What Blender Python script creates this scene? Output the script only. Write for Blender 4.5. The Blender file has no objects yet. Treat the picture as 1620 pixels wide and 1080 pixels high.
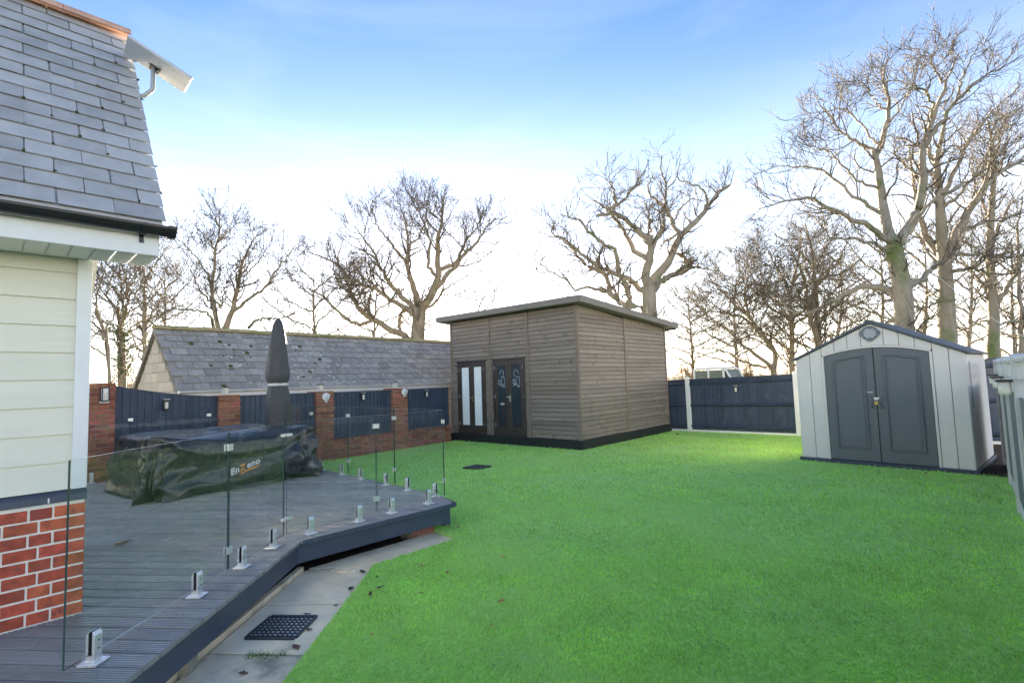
import bpy, bmesh, math, random
import numpy as np
from mathutils import Matrix, Vector, noise

random.seed(7)
RNG = np.random.default_rng(11)
SC = bpy.context.scene
COL = SC.collection
rad = math.radians

# ------------------------------------------------------------------ camera
FPX = 821.0
PITCH, ROLL, YAW = rad(4.31), rad(-1.86), rad(44.1)
CAMH = 1.65
_F = np.array([-math.sin(YAW)*math.cos(PITCH), math.cos(YAW)*math.cos(PITCH), math.sin(PITCH)])
_R0 = np.array([math.cos(YAW), math.sin(YAW), 0.0])
_U0 = np.cross(_R0, _F)
_R = _R0*math.cos(ROLL) + _U0*math.sin(ROLL)
_U = -_R0*math.sin(ROLL) + _U0*math.cos(ROLL)
CAM = np.array([0.0, 0.0, CAMH])
cd = bpy.data.cameras.new('camera')
cd.sensor_width = 36.0
cd.lens = FPX/1620*36
cd.clip_start = 0.05
cd.clip_end = 3000
cam = bpy.data.objects.new('camera', cd)
COL.objects.link(cam)
cam.matrix_world = Matrix(((_R[0], _U[0], -_F[0], 0), (_R[1], _U[1], -_F[1], 0), (_R[2], _U[2], -_F[2], CAMH), (0, 0, 0, 1)))
SC.camera = cam

def ray(x, y): return _R*(x-810)/FPX - _U*(y-540)/FPX + _F
def on_z(x, y, z):
    d = ray(x, y); return CAM + d*((z-CAMH)/d[2])
def at_depth(x, y, depth): return CAM + ray(x, y)*depth

# ------------------------------------------------------------------ world, sun, exposure
HAZE_AMT = 1.0; HAZE_COL = (8.2, 7.0, 5.8, 1)
SUN_AZ, SUN_EL = rad(-52.0), rad(6.6)       # azimuth from +Y towards +X
w = bpy.data.worlds.new('World'); SC.world = w; w.use_nodes = True
nt = w.node_tree; nt.nodes.clear()
sky = nt.nodes.new('ShaderNodeTexSky'); sky.sky_type = 'NISHITA'; sky.sun_disc = False
sky.sun_elevation = SUN_EL; sky.sun_rotation = SUN_AZ
sky.altitude = 0; sky.air_density = 1.0; sky.dust_density = 0.22; sky.ozone_density = 3.8
bg = nt.nodes.new('ShaderNodeBackground'); bg.inputs['Strength'].default_value = 0.032
wo = nt.nodes.new('ShaderNodeOutputWorld')
# thin cirrus streaks
tc = nt.nodes.new('ShaderNodeTexCoord')
mp = nt.nodes.new('ShaderNodeMapping'); mp.inputs['Scale'].default_value = (1.2, 1.2, 6.0); mp.inputs['Rotation'].default_value = (rad(20), rad(-12), rad(30))
ns = nt.nodes.new('ShaderNodeTexNoise'); ns.inputs['Scale'].default_value = 1.6; ns.inputs['Detail'].default_value = 7; ns.inputs['Roughness'].default_value = .55; ns.inputs['Distortion'].default_value = .6
rp = nt.nodes.new('ShaderNodeValToRGB'); rp.color_ramp.elements[0].position = .45; rp.color_ramp.elements[1].position = .85
rp.color_ramp.elements[1].color = (.22, .22, .22, 1)
mx = nt.nodes.new('ShaderNodeMix'); mx.data_type = 'RGBA'; mx.inputs['B'].default_value = (2.6, 2.8, 3.0, 1)
nt.links.new(tc.outputs['Generated'], mp.inputs['Vector']); nt.links.new(mp.outputs[0], ns.inputs['Vector'])
nt.links.new(ns.outputs['Fac'], rp.inputs[0]); nt.links.new(rp.outputs[0], mx.inputs['Factor'])
# pale haze low over the horizon, all the way round
sx = nt.nodes.new('ShaderNodeSeparateXYZ'); nt.links.new(tc.outputs['Generated'], sx.inputs[0])
hz = nt.nodes.new('ShaderNodeMapRange'); hp = nt.nodes.new('ShaderNodeMath'); hp.operation = 'POWER'; hp.inputs[1].default_value = 3.3
hz.inputs['From Min'].default_value = .74; hz.inputs['From Max'].default_value = .0; hz.inputs['To Min'].default_value = 0; hz.inputs['To Max'].default_value = HAZE_AMT
nt.links.new(sx.outputs['Z'], hz.inputs['Value'])
m3 = nt.nodes.new('ShaderNodeMix'); m3.data_type = 'RGBA'; m3.blend_type = 'ADD'; m3.inputs['B'].default_value = HAZE_COL
nt.links.new(hz.outputs[0], hp.inputs[0]); nt.links.new(hp.outputs[0], m3.inputs['Factor'])
tn = nt.nodes.new('ShaderNodeMix'); tn.data_type = 'RGBA'; tn.blend_type = 'MULTIPLY'; tn.inputs['Factor'].default_value = 1; tn.inputs['B'].default_value = (1.08, .92, .93, 1)
nt.links.new(sky.outputs[0], tn.inputs['A']); nt.links.new(tn.outputs['Result'], m3.inputs['A'])
nt.links.new(m3.outputs['Result'], mx.inputs['A']); nt.links.new(mx.outputs['Result'], bg.inputs['Color'])
nt.links.new(bg.outputs[0], wo.inputs['Surface'])

sl = bpy.data.lights.new('sun', 'SUN'); sl.energy = 4.0; sl.angle = rad(0.5); sl.color = (1.0, .86, .68)
so = bpy.data.objects.new('sun', sl); COL.objects.link(so)
sdir = Vector((math.sin(SUN_AZ)*math.cos(SUN_EL), math.cos(SUN_AZ)*math.cos(SUN_EL), math.sin(SUN_EL)))
so.rotation_euler = sdir.to_track_quat('Z', 'Y').to_euler()
so.location = (-20, 15, 12)
SC.view_settings.view_transform = 'Standard'; SC.view_settings.look = 'None'
SC.view_settings.gamma = 1; SC.view_settings.use_curve_mapping = False
SC.view_settings.exposure = 3.95
SC.render.engine = 'CYCLES'
SC.cycles.max_bounces = 10; SC.cycles.transparent_max_bounces = 24

# ------------------------------------------------------------------ materials
MATS = {}
def pm(name, col, rough=.6, var=.15, vscale=6., bump=0., bscale=60., metal=0., spec=.5, rnd=0., hue=0., stretch=(1, 1, 1),
       col2=None, c2scale=3., c2lo=.5, c2hi=.7, coat=0., island=0., rvar=0., trans=0., bdist=.01):
    """procedural principled material: noise-varied base colour, optional second colour in patches, bump, per-object variation"""
    m = bpy.data.materials.new(name); m.use_nodes = True
    t = m.node_tree; N = t.nodes; L = t.links
    b = N['Principled BSDF']
    b.inputs['Roughness'].default_value = rough; b.inputs['Metallic'].default_value = metal
    b.inputs['Specular IOR Level'].default_value = spec
    b.inputs['Coat Weight'].default_value = coat
    if trans: b.inputs['Transmission Weight'].default_value = trans
    co = N.new('ShaderNodeTexCoord'); oi = N.new('ShaderNodeObjectInfo')
    ad = N.new('ShaderNodeVectorMath'); ad.operation = 'MULTIPLY_ADD'
    ad.inputs[1].default_value = (37, 53, 71)
    cmb = N.new('ShaderNodeCombineXYZ')
    for i in range(3): L.new(oi.outputs['Random'], cmb.inputs[i])
    L.new(cmb.outputs[0], ad.inputs[0]); L.new(co.outputs['Object'], ad.inputs[2])
    mpn = N.new('ShaderNodeMapping'); mpn.inputs['Scale'].default_value = stretch
    L.new(ad.outputs[0], mpn.inputs['Vector'])
    n1 = N.new('ShaderNodeTexNoise'); n1.inputs['Scale'].default_value = vscale; n1.inputs['Detail'].default_value = 6; n1.inputs['Roughness'].default_value = .6
    L.new(mpn.outputs[0], n1.inputs['Vector'])
    hs = N.new('ShaderNodeHueSaturation'); hs.inputs['Color'].default_value = (*col, 1)
    mr = N.new('ShaderNodeMapRange'); mr.inputs['From Min'].default_value = .25; mr.inputs['From Max'].default_value = .75
    mr.inputs['To Min'].default_value = 1-var; mr.inputs['To Max'].default_value = 1+var
    L.new(n1.outputs['Fac'], mr.inputs['Value'])
    val = mr.outputs[0]
    if rnd or island:
        m2 = N.new('ShaderNodeMapRange'); k = rnd or island
        m2.inputs['To Min'].default_value = 1-k; m2.inputs['To Max'].default_value = 1+k
        if island:
            ge = N.new('ShaderNodeNewGeometry'); src = ge.outputs['Random Per Island']
        else: src = oi.outputs['Random']
        L.new(src, m2.inputs['Value'])
        mu = N.new('ShaderNodeMath'); mu.operation = 'MULTIPLY'
        L.new(val, mu.inputs[0]); L.new(m2.outputs[0], mu.inputs[1]); val = mu.outputs[0]
        if hue:
            m3 = N.new('ShaderNodeMapRange'); m3.inputs['To Min'].default_value = .5-hue; m3.inputs['To Max'].default_value = .5+hue
            fr = N.new('ShaderNodeMath'); fr.operation = 'MULTIPLY'; fr.inputs[1].default_value = 7.31
            f2 = N.new('ShaderNodeMath'); f2.operation = 'FRACT'
            L.new(src, fr.inputs[0]); L.new(fr.outputs[0], f2.inputs[0]); L.new(f2.outputs[0], m3.inputs['Value'])
            L.new(m3.outputs[0], hs.inputs['Hue'])
    L.new(val, hs.inputs['Value'])
    out = hs.outputs[0]
    if col2 is not None:
        n2 = N.new('ShaderNodeTexNoise'); n2.inputs['Scale'].default_value = c2scale; n2.inputs['Detail'].default_value = 8; n2.inputs['Roughness'].default_value = .65
        L.new(ad.outputs[0], n2.inputs['Vector'])
        r2 = N.new('ShaderNodeMapRange'); r2.interpolation_type = 'SMOOTHSTEP'
        r2.inputs['From Min'].default_value = c2lo; r2.inputs['From Max'].default_value = c2hi
        L.new(n2.outputs['Fac'], r2.inputs['Value'])
        mm = N.new('ShaderNodeMix'); mm.data_type = 'RGBA'; mm.inputs['B'].default_value = (*col2, 1)
        L.new(r2.outputs[0], mm.inputs['Factor']); L.new(out, mm.inputs['A']); out = mm.outputs['Result']
    L.new(out, b.inputs['Base Color'])
    if rvar:
        r3 = N.new('ShaderNodeMapRange'); r3.inputs['From Min'].default_value = .3; r3.inputs['From Max'].default_value = .7
        r3.inputs['To Min'].default_value = max(.02, rough-rvar); r3.inputs['To Max'].default_value = rough+rvar
        n4 = N.new('ShaderNodeTexNoise'); n4.inputs['Scale'].default_value = vscale*.5; n4.inputs['Detail'].default_value = 4
        L.new(ad.outputs[0], n4.inputs['Vector']); L.new(n4.outputs['Fac'], r3.inputs['Value']); L.new(r3.outputs[0], b.inputs['Roughness'])
    if bump:
        n3 = N.new('ShaderNodeTexNoise'); n3.inputs['Scale'].default_value = bscale; n3.inputs['Detail'].default_value = 5
        L.new(mpn.outputs[0], n3.inputs['Vector'])
        bp = N.new('ShaderNodeBump'); bp.inputs['Strength'].default_value = bump; bp.inputs['Distance'].default_value = bdist
        L.new(n3.outputs['Fac'], bp.inputs['Height']); L.new(bp.outputs[0], b.inputs['Normal'])
    MATS[name] = m
    return m

def glass_mat(name, tint, edge=False):
    m = bpy.data.materials.new(name); m.use_nodes = True; t = m.node_tree; N = t.nodes; L = t.links; N.clear()
    o = N.new('ShaderNodeOutputMaterial'); tr = N.new('ShaderNodeBsdfTransparent'); tr.inputs[0].default_value = (*tint, 1)
    gl = N.new('ShaderNodeBsdfGlossy'); gl.inputs['Roughness'].default_value = .015
    lw = N.new('ShaderNodeLayerWeight'); pw = N.new('ShaderNodeMath'); pw.operation = 'POWER'; pw.inputs[1].default_value = 5
    fr = N.new('ShaderNodeMath'); fr.operation = 'MULTIPLY_ADD'; fr.inputs[1].default_value = .96; fr.inputs[2].default_value = .03
    L.new(lw.outputs['Facing'], pw.inputs[0]); L.new(pw.outputs[0], fr.inputs[0])
    mi = N.new('ShaderNodeMixShader')
    L.new(fr.outputs[0], mi.inputs[0]); L.new(tr.outputs[0], mi.inputs[1]); L.new(gl.outputs[0], mi.inputs[2])
    # faint water marks and dust
    df = N.new('ShaderNodeBsdfDiffuse'); df.inputs[0].default_value = (.75, .8, .78, 1)
    co = N.new('ShaderNodeTexCoord'); nn = N.new('ShaderNodeTexNoise'); nn.inputs['Scale'].default_value = 9; nn.inputs['Detail'].default_value = 8
    L.new(co.outputs['Object'], nn.inputs['Vector'])
    mr = N.new('ShaderNodeMapRange'); mr.inputs['From Min'].default_value = .35; mr.inputs['From Max'].default_value = .8; mr.inputs['To Min'].default_value = .0; mr.inputs['To Max'].default_value = .014
    L.new(nn.outputs['Fac'], mr.inputs['Value'])
    m2 = N.new('ShaderNodeMixShader'); L.new(mr.outputs[0], m2.inputs[0]); L.new(mi.outputs[0], m2.inputs[1]); L.new(df.outputs[0], m2.inputs[2])
    L.new(m2.outputs[0], o.inputs['Surface'])
    MATS[name] = m; return m

pm('turf_backing', (.42, .74, .10), .8, .3, 30, bump=.6, bscale=160, col2=(.40, .66, .12), c2scale=1.2)
pm('turf_blade', (.47, .80, .12), .42, .25, 2.3, island=.3, hue=.02, spec=.45, col2=(.56, .82, .21), c2scale=.9, c2lo=.45, c2hi=.7)
def leafy(name, col, tw):
    m = M_ = MATS[name]; t = m.node_tree; N = t.nodes; L = t.links; b = N['Principled BSDF']; o = [n for n in N if n.type == 'OUTPUT_MATERIAL'][0]
    tl = N.new('ShaderNodeBsdfTranslucent'); L.new(b.inputs['Base Color'].links[0].from_socket, tl.inputs[0])
    mi = N.new('ShaderNodeMixShader'); mi.inputs[0].default_value = tw; L.new(b.outputs[0], mi.inputs[1]); L.new(tl.outputs[0], mi.inputs[2]); L.new(mi.outputs[0], o.inputs['Surface'])
leafy('turf_blade', None, .4)
for q_ in ('turf_blade', 'turf_backing'):
    b_ = MATS[q_].node_tree.nodes['Principled BSDF']; b_.inputs['Sheen Weight'].default_value = .45; b_.inputs['Sheen Roughness'].default_value = .45; b_.inputs['Sheen Tint'].default_value = (.75, 1, .65, 1)
pm('field', (.10, .12, .05), .9, .4, .3, bump=.5, bscale=2, col2=(.16, .13, .07), c2scale=.15)
pm('soil', (.045, .032, .022), .95, .5, 12, bump=1, bscale=45, bdist=.03, col2=(.09, .06, .035), c2scale=25)
pm('slab', (.90, .75, .52), .62, .16, 4, bump=.25, bscale=140, col2=(.30, .27, .19), c2scale=2.2, c2lo=.52, c2hi=.74, rnd=.06, rvar=.2)
pm('deck_board', (.30, .30, .29), .25, .18, 5, bump=.3, bscale=30, stretch=(.12, 1, 1), rnd=.12, spec=.55, rvar=.12, col2=(.22, .225, .22), c2scale=1.4, c2lo=.5, c2hi=.75)
pm('deck_fascia', (.07, .085, .125), .42, .14, 4, bump=.2, bscale=30, stretch=(.2, 1, 1), rvar=.1, col2=(.13, .15, .19), c2scale=6, c2lo=.58, c2hi=.75)
pm('post_timber', (.30, .28, .22), .8, .25, 6, bump=.3, bscale=40)
pm('house_brick', (.48, .10, .05), .8, .38, 16, bump=.4, bscale=120, rnd=.2, hue=.006, col2=(.27, .075, .055), c2scale=14)
pm('garden_brick', (.33, .115, .07), .85, .3, 14, bump=.5, bscale=90, rnd=.38, hue=.02, col2=(.20, .15, .11), c2scale=6, c2lo=.52, c2hi=.75)
pm('mortar', (.86, .80, .69), .9, .1, 20, bump=.4, bscale=150)
pm('old_mortar', (.30, .26, .21), .95, .25, 20, bump=.5, bscale=120, col2=(.14, .15, .08), c2scale=4)
pm('plinth_paint', (.075, .09, .125), .45, .12, 8, bump=.2, bscale=60)
pm('cladding', (.80, .775, .64), .55, .07, 5, bump=.25, bscale=35, stretch=(1, .12, 1), rnd=.015)
pm('white_plastic', (.80, .81, .80), .35, .04, 4, bump=.03, bscale=20)
pm('grey_white', (.60, .61, .58), .5, .08, 6, bump=.1, bscale=40)
pm('fence_grey', (.20, .215, .21), .7, .2, 6, bump=.3, bscale=40, stretch=(1, 1, .1), rnd=.1)
pm('gutter_black', (.018, .018, .022), .3, .15, 8)
pm('slate', (.44, .44, .435), .42, .2, 5, bump=.35, bscale=28, rnd=.14, hue=.01, stretch=(1, 1, 1), col2=(.50, .49, .475), c2scale=4, c2lo=.5, c2hi=.8, rvar=.12)
pm('old_slate', (.37, .335, .285), .7, .2, 6, bump=.4, bscale=35, rnd=.2, col2=(.48, .45, .40), c2scale=3, c2lo=.5, c2hi=.75)
pm('moss', (.07, .09, .02), .95, .4, 40, bump=1, bscale=100)
pm('lichen', (.62, .62, .58), .9, .2, 60)
pm('terracotta', (.60, .36, .26), .8, .2, 10, bump=.3, bscale=60)
pm('ridge_stone', (.48, .37, .20), .9, .35, 8, bump=.6, bscale=60, col2=(.30, .28, .08), c2scale=5, c2lo=.45, c2hi=.65)
pm('cream_block', (.58, .50, .38), .85, .12, 4, bump=.4, bscale=90, rnd=.1)
pm('navy_fence', (.040, .058, .098), .55, .2, 5, bump=.35, bscale=40, stretch=(1, 1, .1), rnd=.16, col2=(.065, .085, .125), c2scale=3)
pm('concrete_post', (.80, .80, .78), .7, .08, 8, bump=.2, bscale=100)
pm('shiplap', (.235, .195, .162), .6, .2, 7, bump=.45, bscale=30, stretch=(.08, .08, 1), rnd=.14, hue=.006, col2=(.11, .088, .07), c2scale=6, c2lo=.54, c2hi=.72, rvar=.1)
pm('trim_wood', (.22, .17, .13), .6, .2, 6, bump=.3, bscale=40, stretch=(1, 1, .1))
pm('roof_felt', (.045, .045, .048), .85, .2, 10, bump=.5, bscale=200)
pm('fascia_wood', (.20, .18, .158), .6, .15, 6, bump=.3, bscale=40, stretch=(.1, .1, 1))
pm('black_plinth', (.02, .021, .024), .5, .3, 8, bump=.4, bscale=40)
pm('door_brown', (.052, .040, .034), .45, .2, 8, bump=.15, bscale=40, stretch=(1, 1, .1))
pm('frosted', (.88, .92, .92), .35, .04, 4, spec=.5)
pm('dark_glass', (.03, .045, .055), .06, .3, 3, spec=.8)
pm('etched', (.50, .56, .60), .5, .05, 4)
pm('brass', (.6, .42, .15), .3, .1, 10, metal=1)
pm('shed_wall', (.76, .70, .645), .85, .04, 5, bump=.25, bscale=180, rnd=.01, stretch=(1, 1, .3), col2=(.66, .66, .61), c2scale=1.5, c2lo=.5, c2hi=.8)
pm('shed_door', (.125, .14, .15), .5, .05, 5, bump=.2, bscale=220)
pm('shed_roof', (.10, .115, .13), .6, .08, 6, bump=.2, bscale=120)
pm('vent_grey', (.16, .18, .20), .5, .05, 6)
pm('shed_base', (.06, .07, .10), .6, .2, 8, bump=.3, bscale=50)
pm('steel', (.82, .82, .80), .30, .05, 10, metal=.55, rvar=.08)
pm('rubber', (.012, .012, .012), .5, .1, 10)
pm('cover_cloth', (.024, .026, .024), .27, .2, 4, bump=.6, bscale=9, rvar=.1, spec=.7, bdist=.03)
pm('parasol_cloth', (.055, .058, .062), .6, .2, 8, bump=.3, bscale=60)
pm('print_white', (.80, .80, .78), .6, .03, 8)
pm('print_orange', (.75, .28, .04), .6, .05, 8)
pm('lamp_black', (.02, .02, .022), .4, .1, 10)
pm('lamp_cream', (.75, .72, .62), .4, .05, 10)
pm('cast_iron', (.035, .035, .038), .5, .3, 20, bump=.3, bscale=80)
pm('dry_leaf', (.42, .20, .08), .7, .4, 30, rnd=.4, hue=.02)
pm('dark_leaf', (.10, .05, .03), .7, .4, 30, rnd=.4)
pm('weed', (.12, .20, .03), .6, .3, 20, island=.3)
pm('bark', (.26, .22, .16), .9, .3, 5, bump=.8, bscale=14, stretch=(1, 1, .25), bdist=.03, col2=(.15, .16, .06), c2scale=.9, c2lo=.52, c2hi=.72)
pm('bark_pale', (.30, .265, .205), .9, .25, 4, bump=.8, bscale=12, stretch=(1, 1, .25), bdist=.03, col2=(.15, .19, .07), c2scale=.7, c2lo=.54, c2hi=.7)
pm('twig', (.13, .112, .085), .9, .2, 2)
pm('bud', (.17, .105, .06), .8, .3, 3, island=.3)
pm('bush_leaf', (.26, .16, .06), .8, .3, 3, island=.4, hue=.03)
pm('ivy_leaf', (.07, .10, .025), .6, .3, 3, island=.4)
pm('van_white', (.78, .78, .75), .3, .03, 4, coat=.4)
pm('van_glass', (.10, .14, .11), .08, .1, 4, spec=.8)
pm('tyre', (.02, .02, .02), .8, .1, 10)
pm('dish_grey', (.62, .63, .65), .45, .04, 6)
pm('pole_grey', (.45, .46, .48), .4, .05, 6)
glass_mat('clear_glass', (.975, .992, .984))
pm('glass_edge', (.035, .075, .065), .12, .1, 10, spec=.8)
pm('glass_rim_lit', (.85, .90, .87), .2, .1, 10, spec=.8)  # top pane edge: caught sky light put into a near-white colour
M = MATS

# ------------------------------------------------------------------ helpers
class MB:
    def __init__(s): s.v = []; s.f = []; s.m = []; s.mi = 0
    def add(s, vs, fs):
        o = len(s.v); s.v += [tuple(map(float, p)) for p in vs]
        for f in fs: s.f.append([i+o for i in f]); s.m.append(s.mi)
    def box(s, x0, x1, y0, y1, z0, z1):
        s.add([(x0, y0, z0), (x1, y0, z0), (x1, y1, z0), (x0, y1, z0), (x0, y0, z1), (x1, y0, z1), (x1, y1, z1), (x0, y1, z1)],
              [(0, 3, 2, 1), (4, 5, 6, 7), (0, 1, 5, 4), (1, 2, 6, 5), (2, 3, 7, 6), (3, 0, 4, 7)])
    def prism(s, poly, vec):
        """closed prism: 3D polygon extruded by vec"""
        n = len(poly); a = [Vector(p) for p in poly]; vec = Vector(vec); b = [p+vec for p in a]
        nrm = Vector((0, 0, 0))
        for i in range(n):
            nrm += a[i].cross(a[(i+1) % n])
        if nrm.dot(vec) < 0: lo = list(range(n)); fl = True
        else: lo = list(range(n))[::-1]; fl = False
        hi = [i+n for i in (lo[::-1])]
        sides = [(i, (i+1) % n, (i+1) % n+n, i+n) for i in range(n)]
        if fl: sides = [q[::-1] for q in sides]
        s.add(a+b, [lo, hi]+sides)
    def beam(s, p, q, wdt, hgt, up=(0, 0, 1)):
        """box along p->q, width sideways, height along up, centred"""
        p = Vector(p); q = Vector(q); d = (q-p).normalized(); sd = d.cross(Vector(up)).normalized(); u = sd.cross(d)
        c = [p+sd*a*wdt/2+u*b*hgt/2 for a, b in ((-1, -1), (1, -1), (1, 1), (-1, 1))]
        s.prism(c, q-p)
    def tube(s, pts, r, n=8, cap=True):
        P = [Vector(p) for p in pts]; k = len(P); rs = r if isinstance(r, (list, tuple)) else [r]*k
        t0 = (P[1]-P[0]).normalized(); ref = Vector((0, 0, 1)) if abs(t0.z) < .9 else Vector((1, 0, 0))
        vs = []
        for i in range(k):
            t = (P[min(i+1, k-1)]-P[max(i-1, 0)]).normalized()
            a = t.cross(ref).normalized(); b = a.cross(t)
            for j in range(n):
                an = 2*math.pi*j/n; vs.append(P[i]+(a*math.cos(an)+b*math.sin(an))*rs[i])
        fs = [(i*n+j, (i+1)*n+j, (i+1)*n+(j+1) % n, i*n+(j+1) % n) for i in range(k-1) for j in range(n)]
        if cap: fs += [list(range(n)), list(range((k-1)*n, k*n))[::-1]]
        s.add(vs, fs)
    def lathe(s, prof, n=16, c=(0, 0, 0), axis='z'):
        vs = []
        for r, z in prof:
            for j in range(n):
                a = 2*math.pi*j/n
                p = (r*math.cos(a), r*math.sin(a), z)
                if axis == 'y': p = (p[0], -p[2], p[1])
                if axis == 'x': p = (p[2], p[0], p[1])
                vs.append((p[0]+c[0], p[1]+c[1], p[2]+c[2]))
        k = len(prof)
        fs = [(i*n+j, i*n+(j+1) % n, (i+1)*n+(j+1) % n, (i+1)*n+j) for i in range(k-1) for j in range(n)]
        fs += [list(range(n))[::-1], list(range((k-1)*n, k*n))]
        s.add(vs, fs)
    def mesh(s, name, mats, smooth=False, off=None, bevel=0.):
        me = bpy.data.meshes.new(name)
        v = s.v if off is None else [(p[0]-off[0], p[1]-off[1], p[2]-off[2]) for p in s.v]
        me.from_pydata(v, [], s.f)
        for mt in (mats if isinstance(mats, (list, tuple)) else [mats]): me.materials.append(M[mt])
        if s.mi or any(s.m): me.polygons.foreach_set('material_index', s.m)
        if bevel:
            bm = bmesh.new(); bm.from_mesh(me)
            bmesh.ops.recalc_face_normals(bm, faces=bm.faces)
            bmesh.ops.bevel(bm, geom=bm.edges[:], offset=bevel, segments=1, affect='EDGES', clamp_overlap=True)
            bm.to_mesh(me); bm.free()
        if smooth: me.polygons.foreach_set('use_smooth', [True]*len(me.polygons))
        me.update(); return me

def obj(name, me, parent=None, loc=None, rotz=None):
    o = bpy.data.objects.new(name, me); COL.objects.link(o)
    if parent: o.parent = parent
    if loc is not None: o.location = loc
    if rotz: o.rotation_euler[2] = rotz
    return o
def tag(o, label=None, cat=None, group=None, kind=None):
    if label: o['label'] = label
    if cat: o['category'] = cat
    if group: o['group'] = group
    if kind: o['kind'] = kind
    return o
def thing(name, loc, rotz=0., label=None, cat=None, group=None):
    o = bpy.data.objects.new(name, None); COL.objects.link(o); o.location = loc; o.rotation_euler[2] = rotz
    o.empty_display_size = .2
    return tag(o, label, cat, group)
def part(name, mb, mats, parent=None, off=None, smooth=False, bevel=0., loc=None, rotz=None):
    return obj(name, mb.mesh(name, mats, smooth, off, bevel), parent, loc, rotz)
def boxpart(name, b, mat, parent, bevel=0., off=None):
    m = MB(); m.box(*b); return part(name, m, mat, parent, off, bevel=bevel)
def npmesh(name, V, faces_list, mats, midx=None, smooth=False):
    """fast mesh: V [n,3]; faces_list list of int arrays [k,3] or [k,4]"""
    me = bpy.data.meshes.new(name)
    V = np.ascontiguousarray(V, dtype=np.float32)
    me.vertices.add(len(V)); me.vertices.foreach_set('co', V.ravel())
    loops = np.concatenate([f.ravel() for f in faces_list]).astype(np.int32)
    cnt = np.concatenate([np.full(len(f), f.shape[1], np.int32) for f in faces_list])
    st = np.concatenate([[0], np.cumsum(cnt)[:-1]]).astype(np.int32)
    me.loops.add(len(loops)); me.loops.foreach_set('vertex_index', loops)
    me.polygons.add(len(cnt)); me.polygons.foreach_set('loop_start', st); me.polygons.foreach_set('loop_total', cnt)
    for mt in mats: me.materials.append(M[mt])
    if midx is not None: me.polygons.foreach_set('material_index', np.concatenate(midx).astype(np.int32))
    if smooth: me.polygons.foreach_set('use_smooth', np.ones(len(cnt), dtype=bool))
    me.update(calc_edges=True); return me
def in_poly(px, py, poly):
    r = np.zeros(px.shape, bool); n = len(poly)
    for i in range(n):
        x1, y1 = poly[i]; x2, y2 = poly[(i+1) % n]
        c = ((y1 > py) != (y2 > py)) & (px < (x2-x1)*(py-y1)/(y2-y1+1e-12)+x1); r ^= c
    return r

# ------------------------------------------------------------------ setting: ground, lawn, paving
g = MB(); g.add([(-900, -900, -.09), (900, -900, -.09), (900, 900, -.09), (-900, 900, -.09)], [(0, 1, 2, 3)])
tag(part('ground', g, 'field'), kind='structure')

LAWN = [(-3.096, 1.244), (-3.593, 1.771), (-4.153, 2.362), (-4.396, 2.600), (-4.401, 3.614), (-4.86, 3.66), (-6.0, 3.70), (-11.05, 3.72),
        (-11.13, 4.6), (-11.23, 5.56), (-11.36, 6.75), (-11.60, 9.40), (-11.72, 9.60), (-7.6, 14.60), (-4.19, 14.70), (-.30, 14.86), (-.22, 10.7),
        (.02, 6.0), (.30, 0.0), (.34, -1.6), (-.4, -1.6)]
m = MB(); m.prism([(x, y, -.05) for x, y in LAWN], (0, 0, .05))
lawn = tag(part('lawn', m, 'turf_backing'), kind='structure')
# shed slab of soil and leaves in the alley beside the shed
m = MB(); m.prism([(-.56, 10.62, .004), (-.19, 10.60, .004), (-.27, 14.80, .004), (-.62, 14.80, .004)], (0, 0, .004))
tag(part('soil_bed', m, 'soil'), kind='structure')
m = MB()
m.prism([(-3.2, -.2, -.085), (-3.9, .95, -.085), (-5.0, 2.15, -.085), (-5.0, 3.64, -.085), (-10.4, 3.68, -.085), (-10.4, 1.2, -.085), (-6.4, .6, -.085), (-4.2, -.6, -.085)], (0, 0, .015))
tag(part('soil', m, 'soil'), kind='structure')

# paving strip between deck and lawn, slab by slab
pav = thing('pavement', (-4.0, 1.6, -.07)); pav['kind'] = 'structure'
e1 = Vector((-.7071, .7071, 0)); e2 = Vector((.745, .667, 0))
def slab(poly):
    mm = MB(); mm.prism([(x, y, -.07) for x, y in poly], (0, 0, .045)); return part('slab', mm, 'slab', pav, off=pav.location, bevel=.004)
def inner(t):   # along inner slab edge
    a = Vector((-3.719, .949)); b = Vector((-4.806, 2.129)); return a+(b-a)*t
def outer(t):
    a = Vector((-3.15, 1.290)); b = Vector((-4.40, 2.60)); return a+(b-a)*t
js = [(-1.15, -1.02), (-.45, -.33), (.115, .15), (.56, .57), (1.03, 1.03)]
for (a0, b0), (a1, b1) in zip(js[:-1], js[1:]):
    g_ = .006
    P = [inner(a0+g_), outer(b0+g_)+Vector((.06, .06)), outer(b1-g_)+Vector((.06, .06)), inner(a1-g_)]
    slab([tuple(p) for p in P])
slab([(-4.86, 2.20), (-4.39, 2.66), (-4.39, 3.14), (-4.87, 3.14)])
slab([(-4.87, 3.152), (-4.39, 3.152), (-4.38, 3.655), (-4.87, 3.655)])
mm = MB(); mm.beam((-3.25, .36, -.035), (-4.86, 2.13, -.035), .05, .09); part('edging_strip', mm, 'slab', pav, off=pav.location)
# broken slate on the paving
mm = MB(); mm.prism([(-4.62, 2.30, -.024), (-4.47, 2.34, -.024), (-4.44, 2.47, -.024), (-4.60, 2.45, -.024)], (0, 0, .012))
tag(part('loose_tile', mm, 'slab', bevel=.003), 'small loose grey tile lying on the paving under the deck edge', 'tile')

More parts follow.
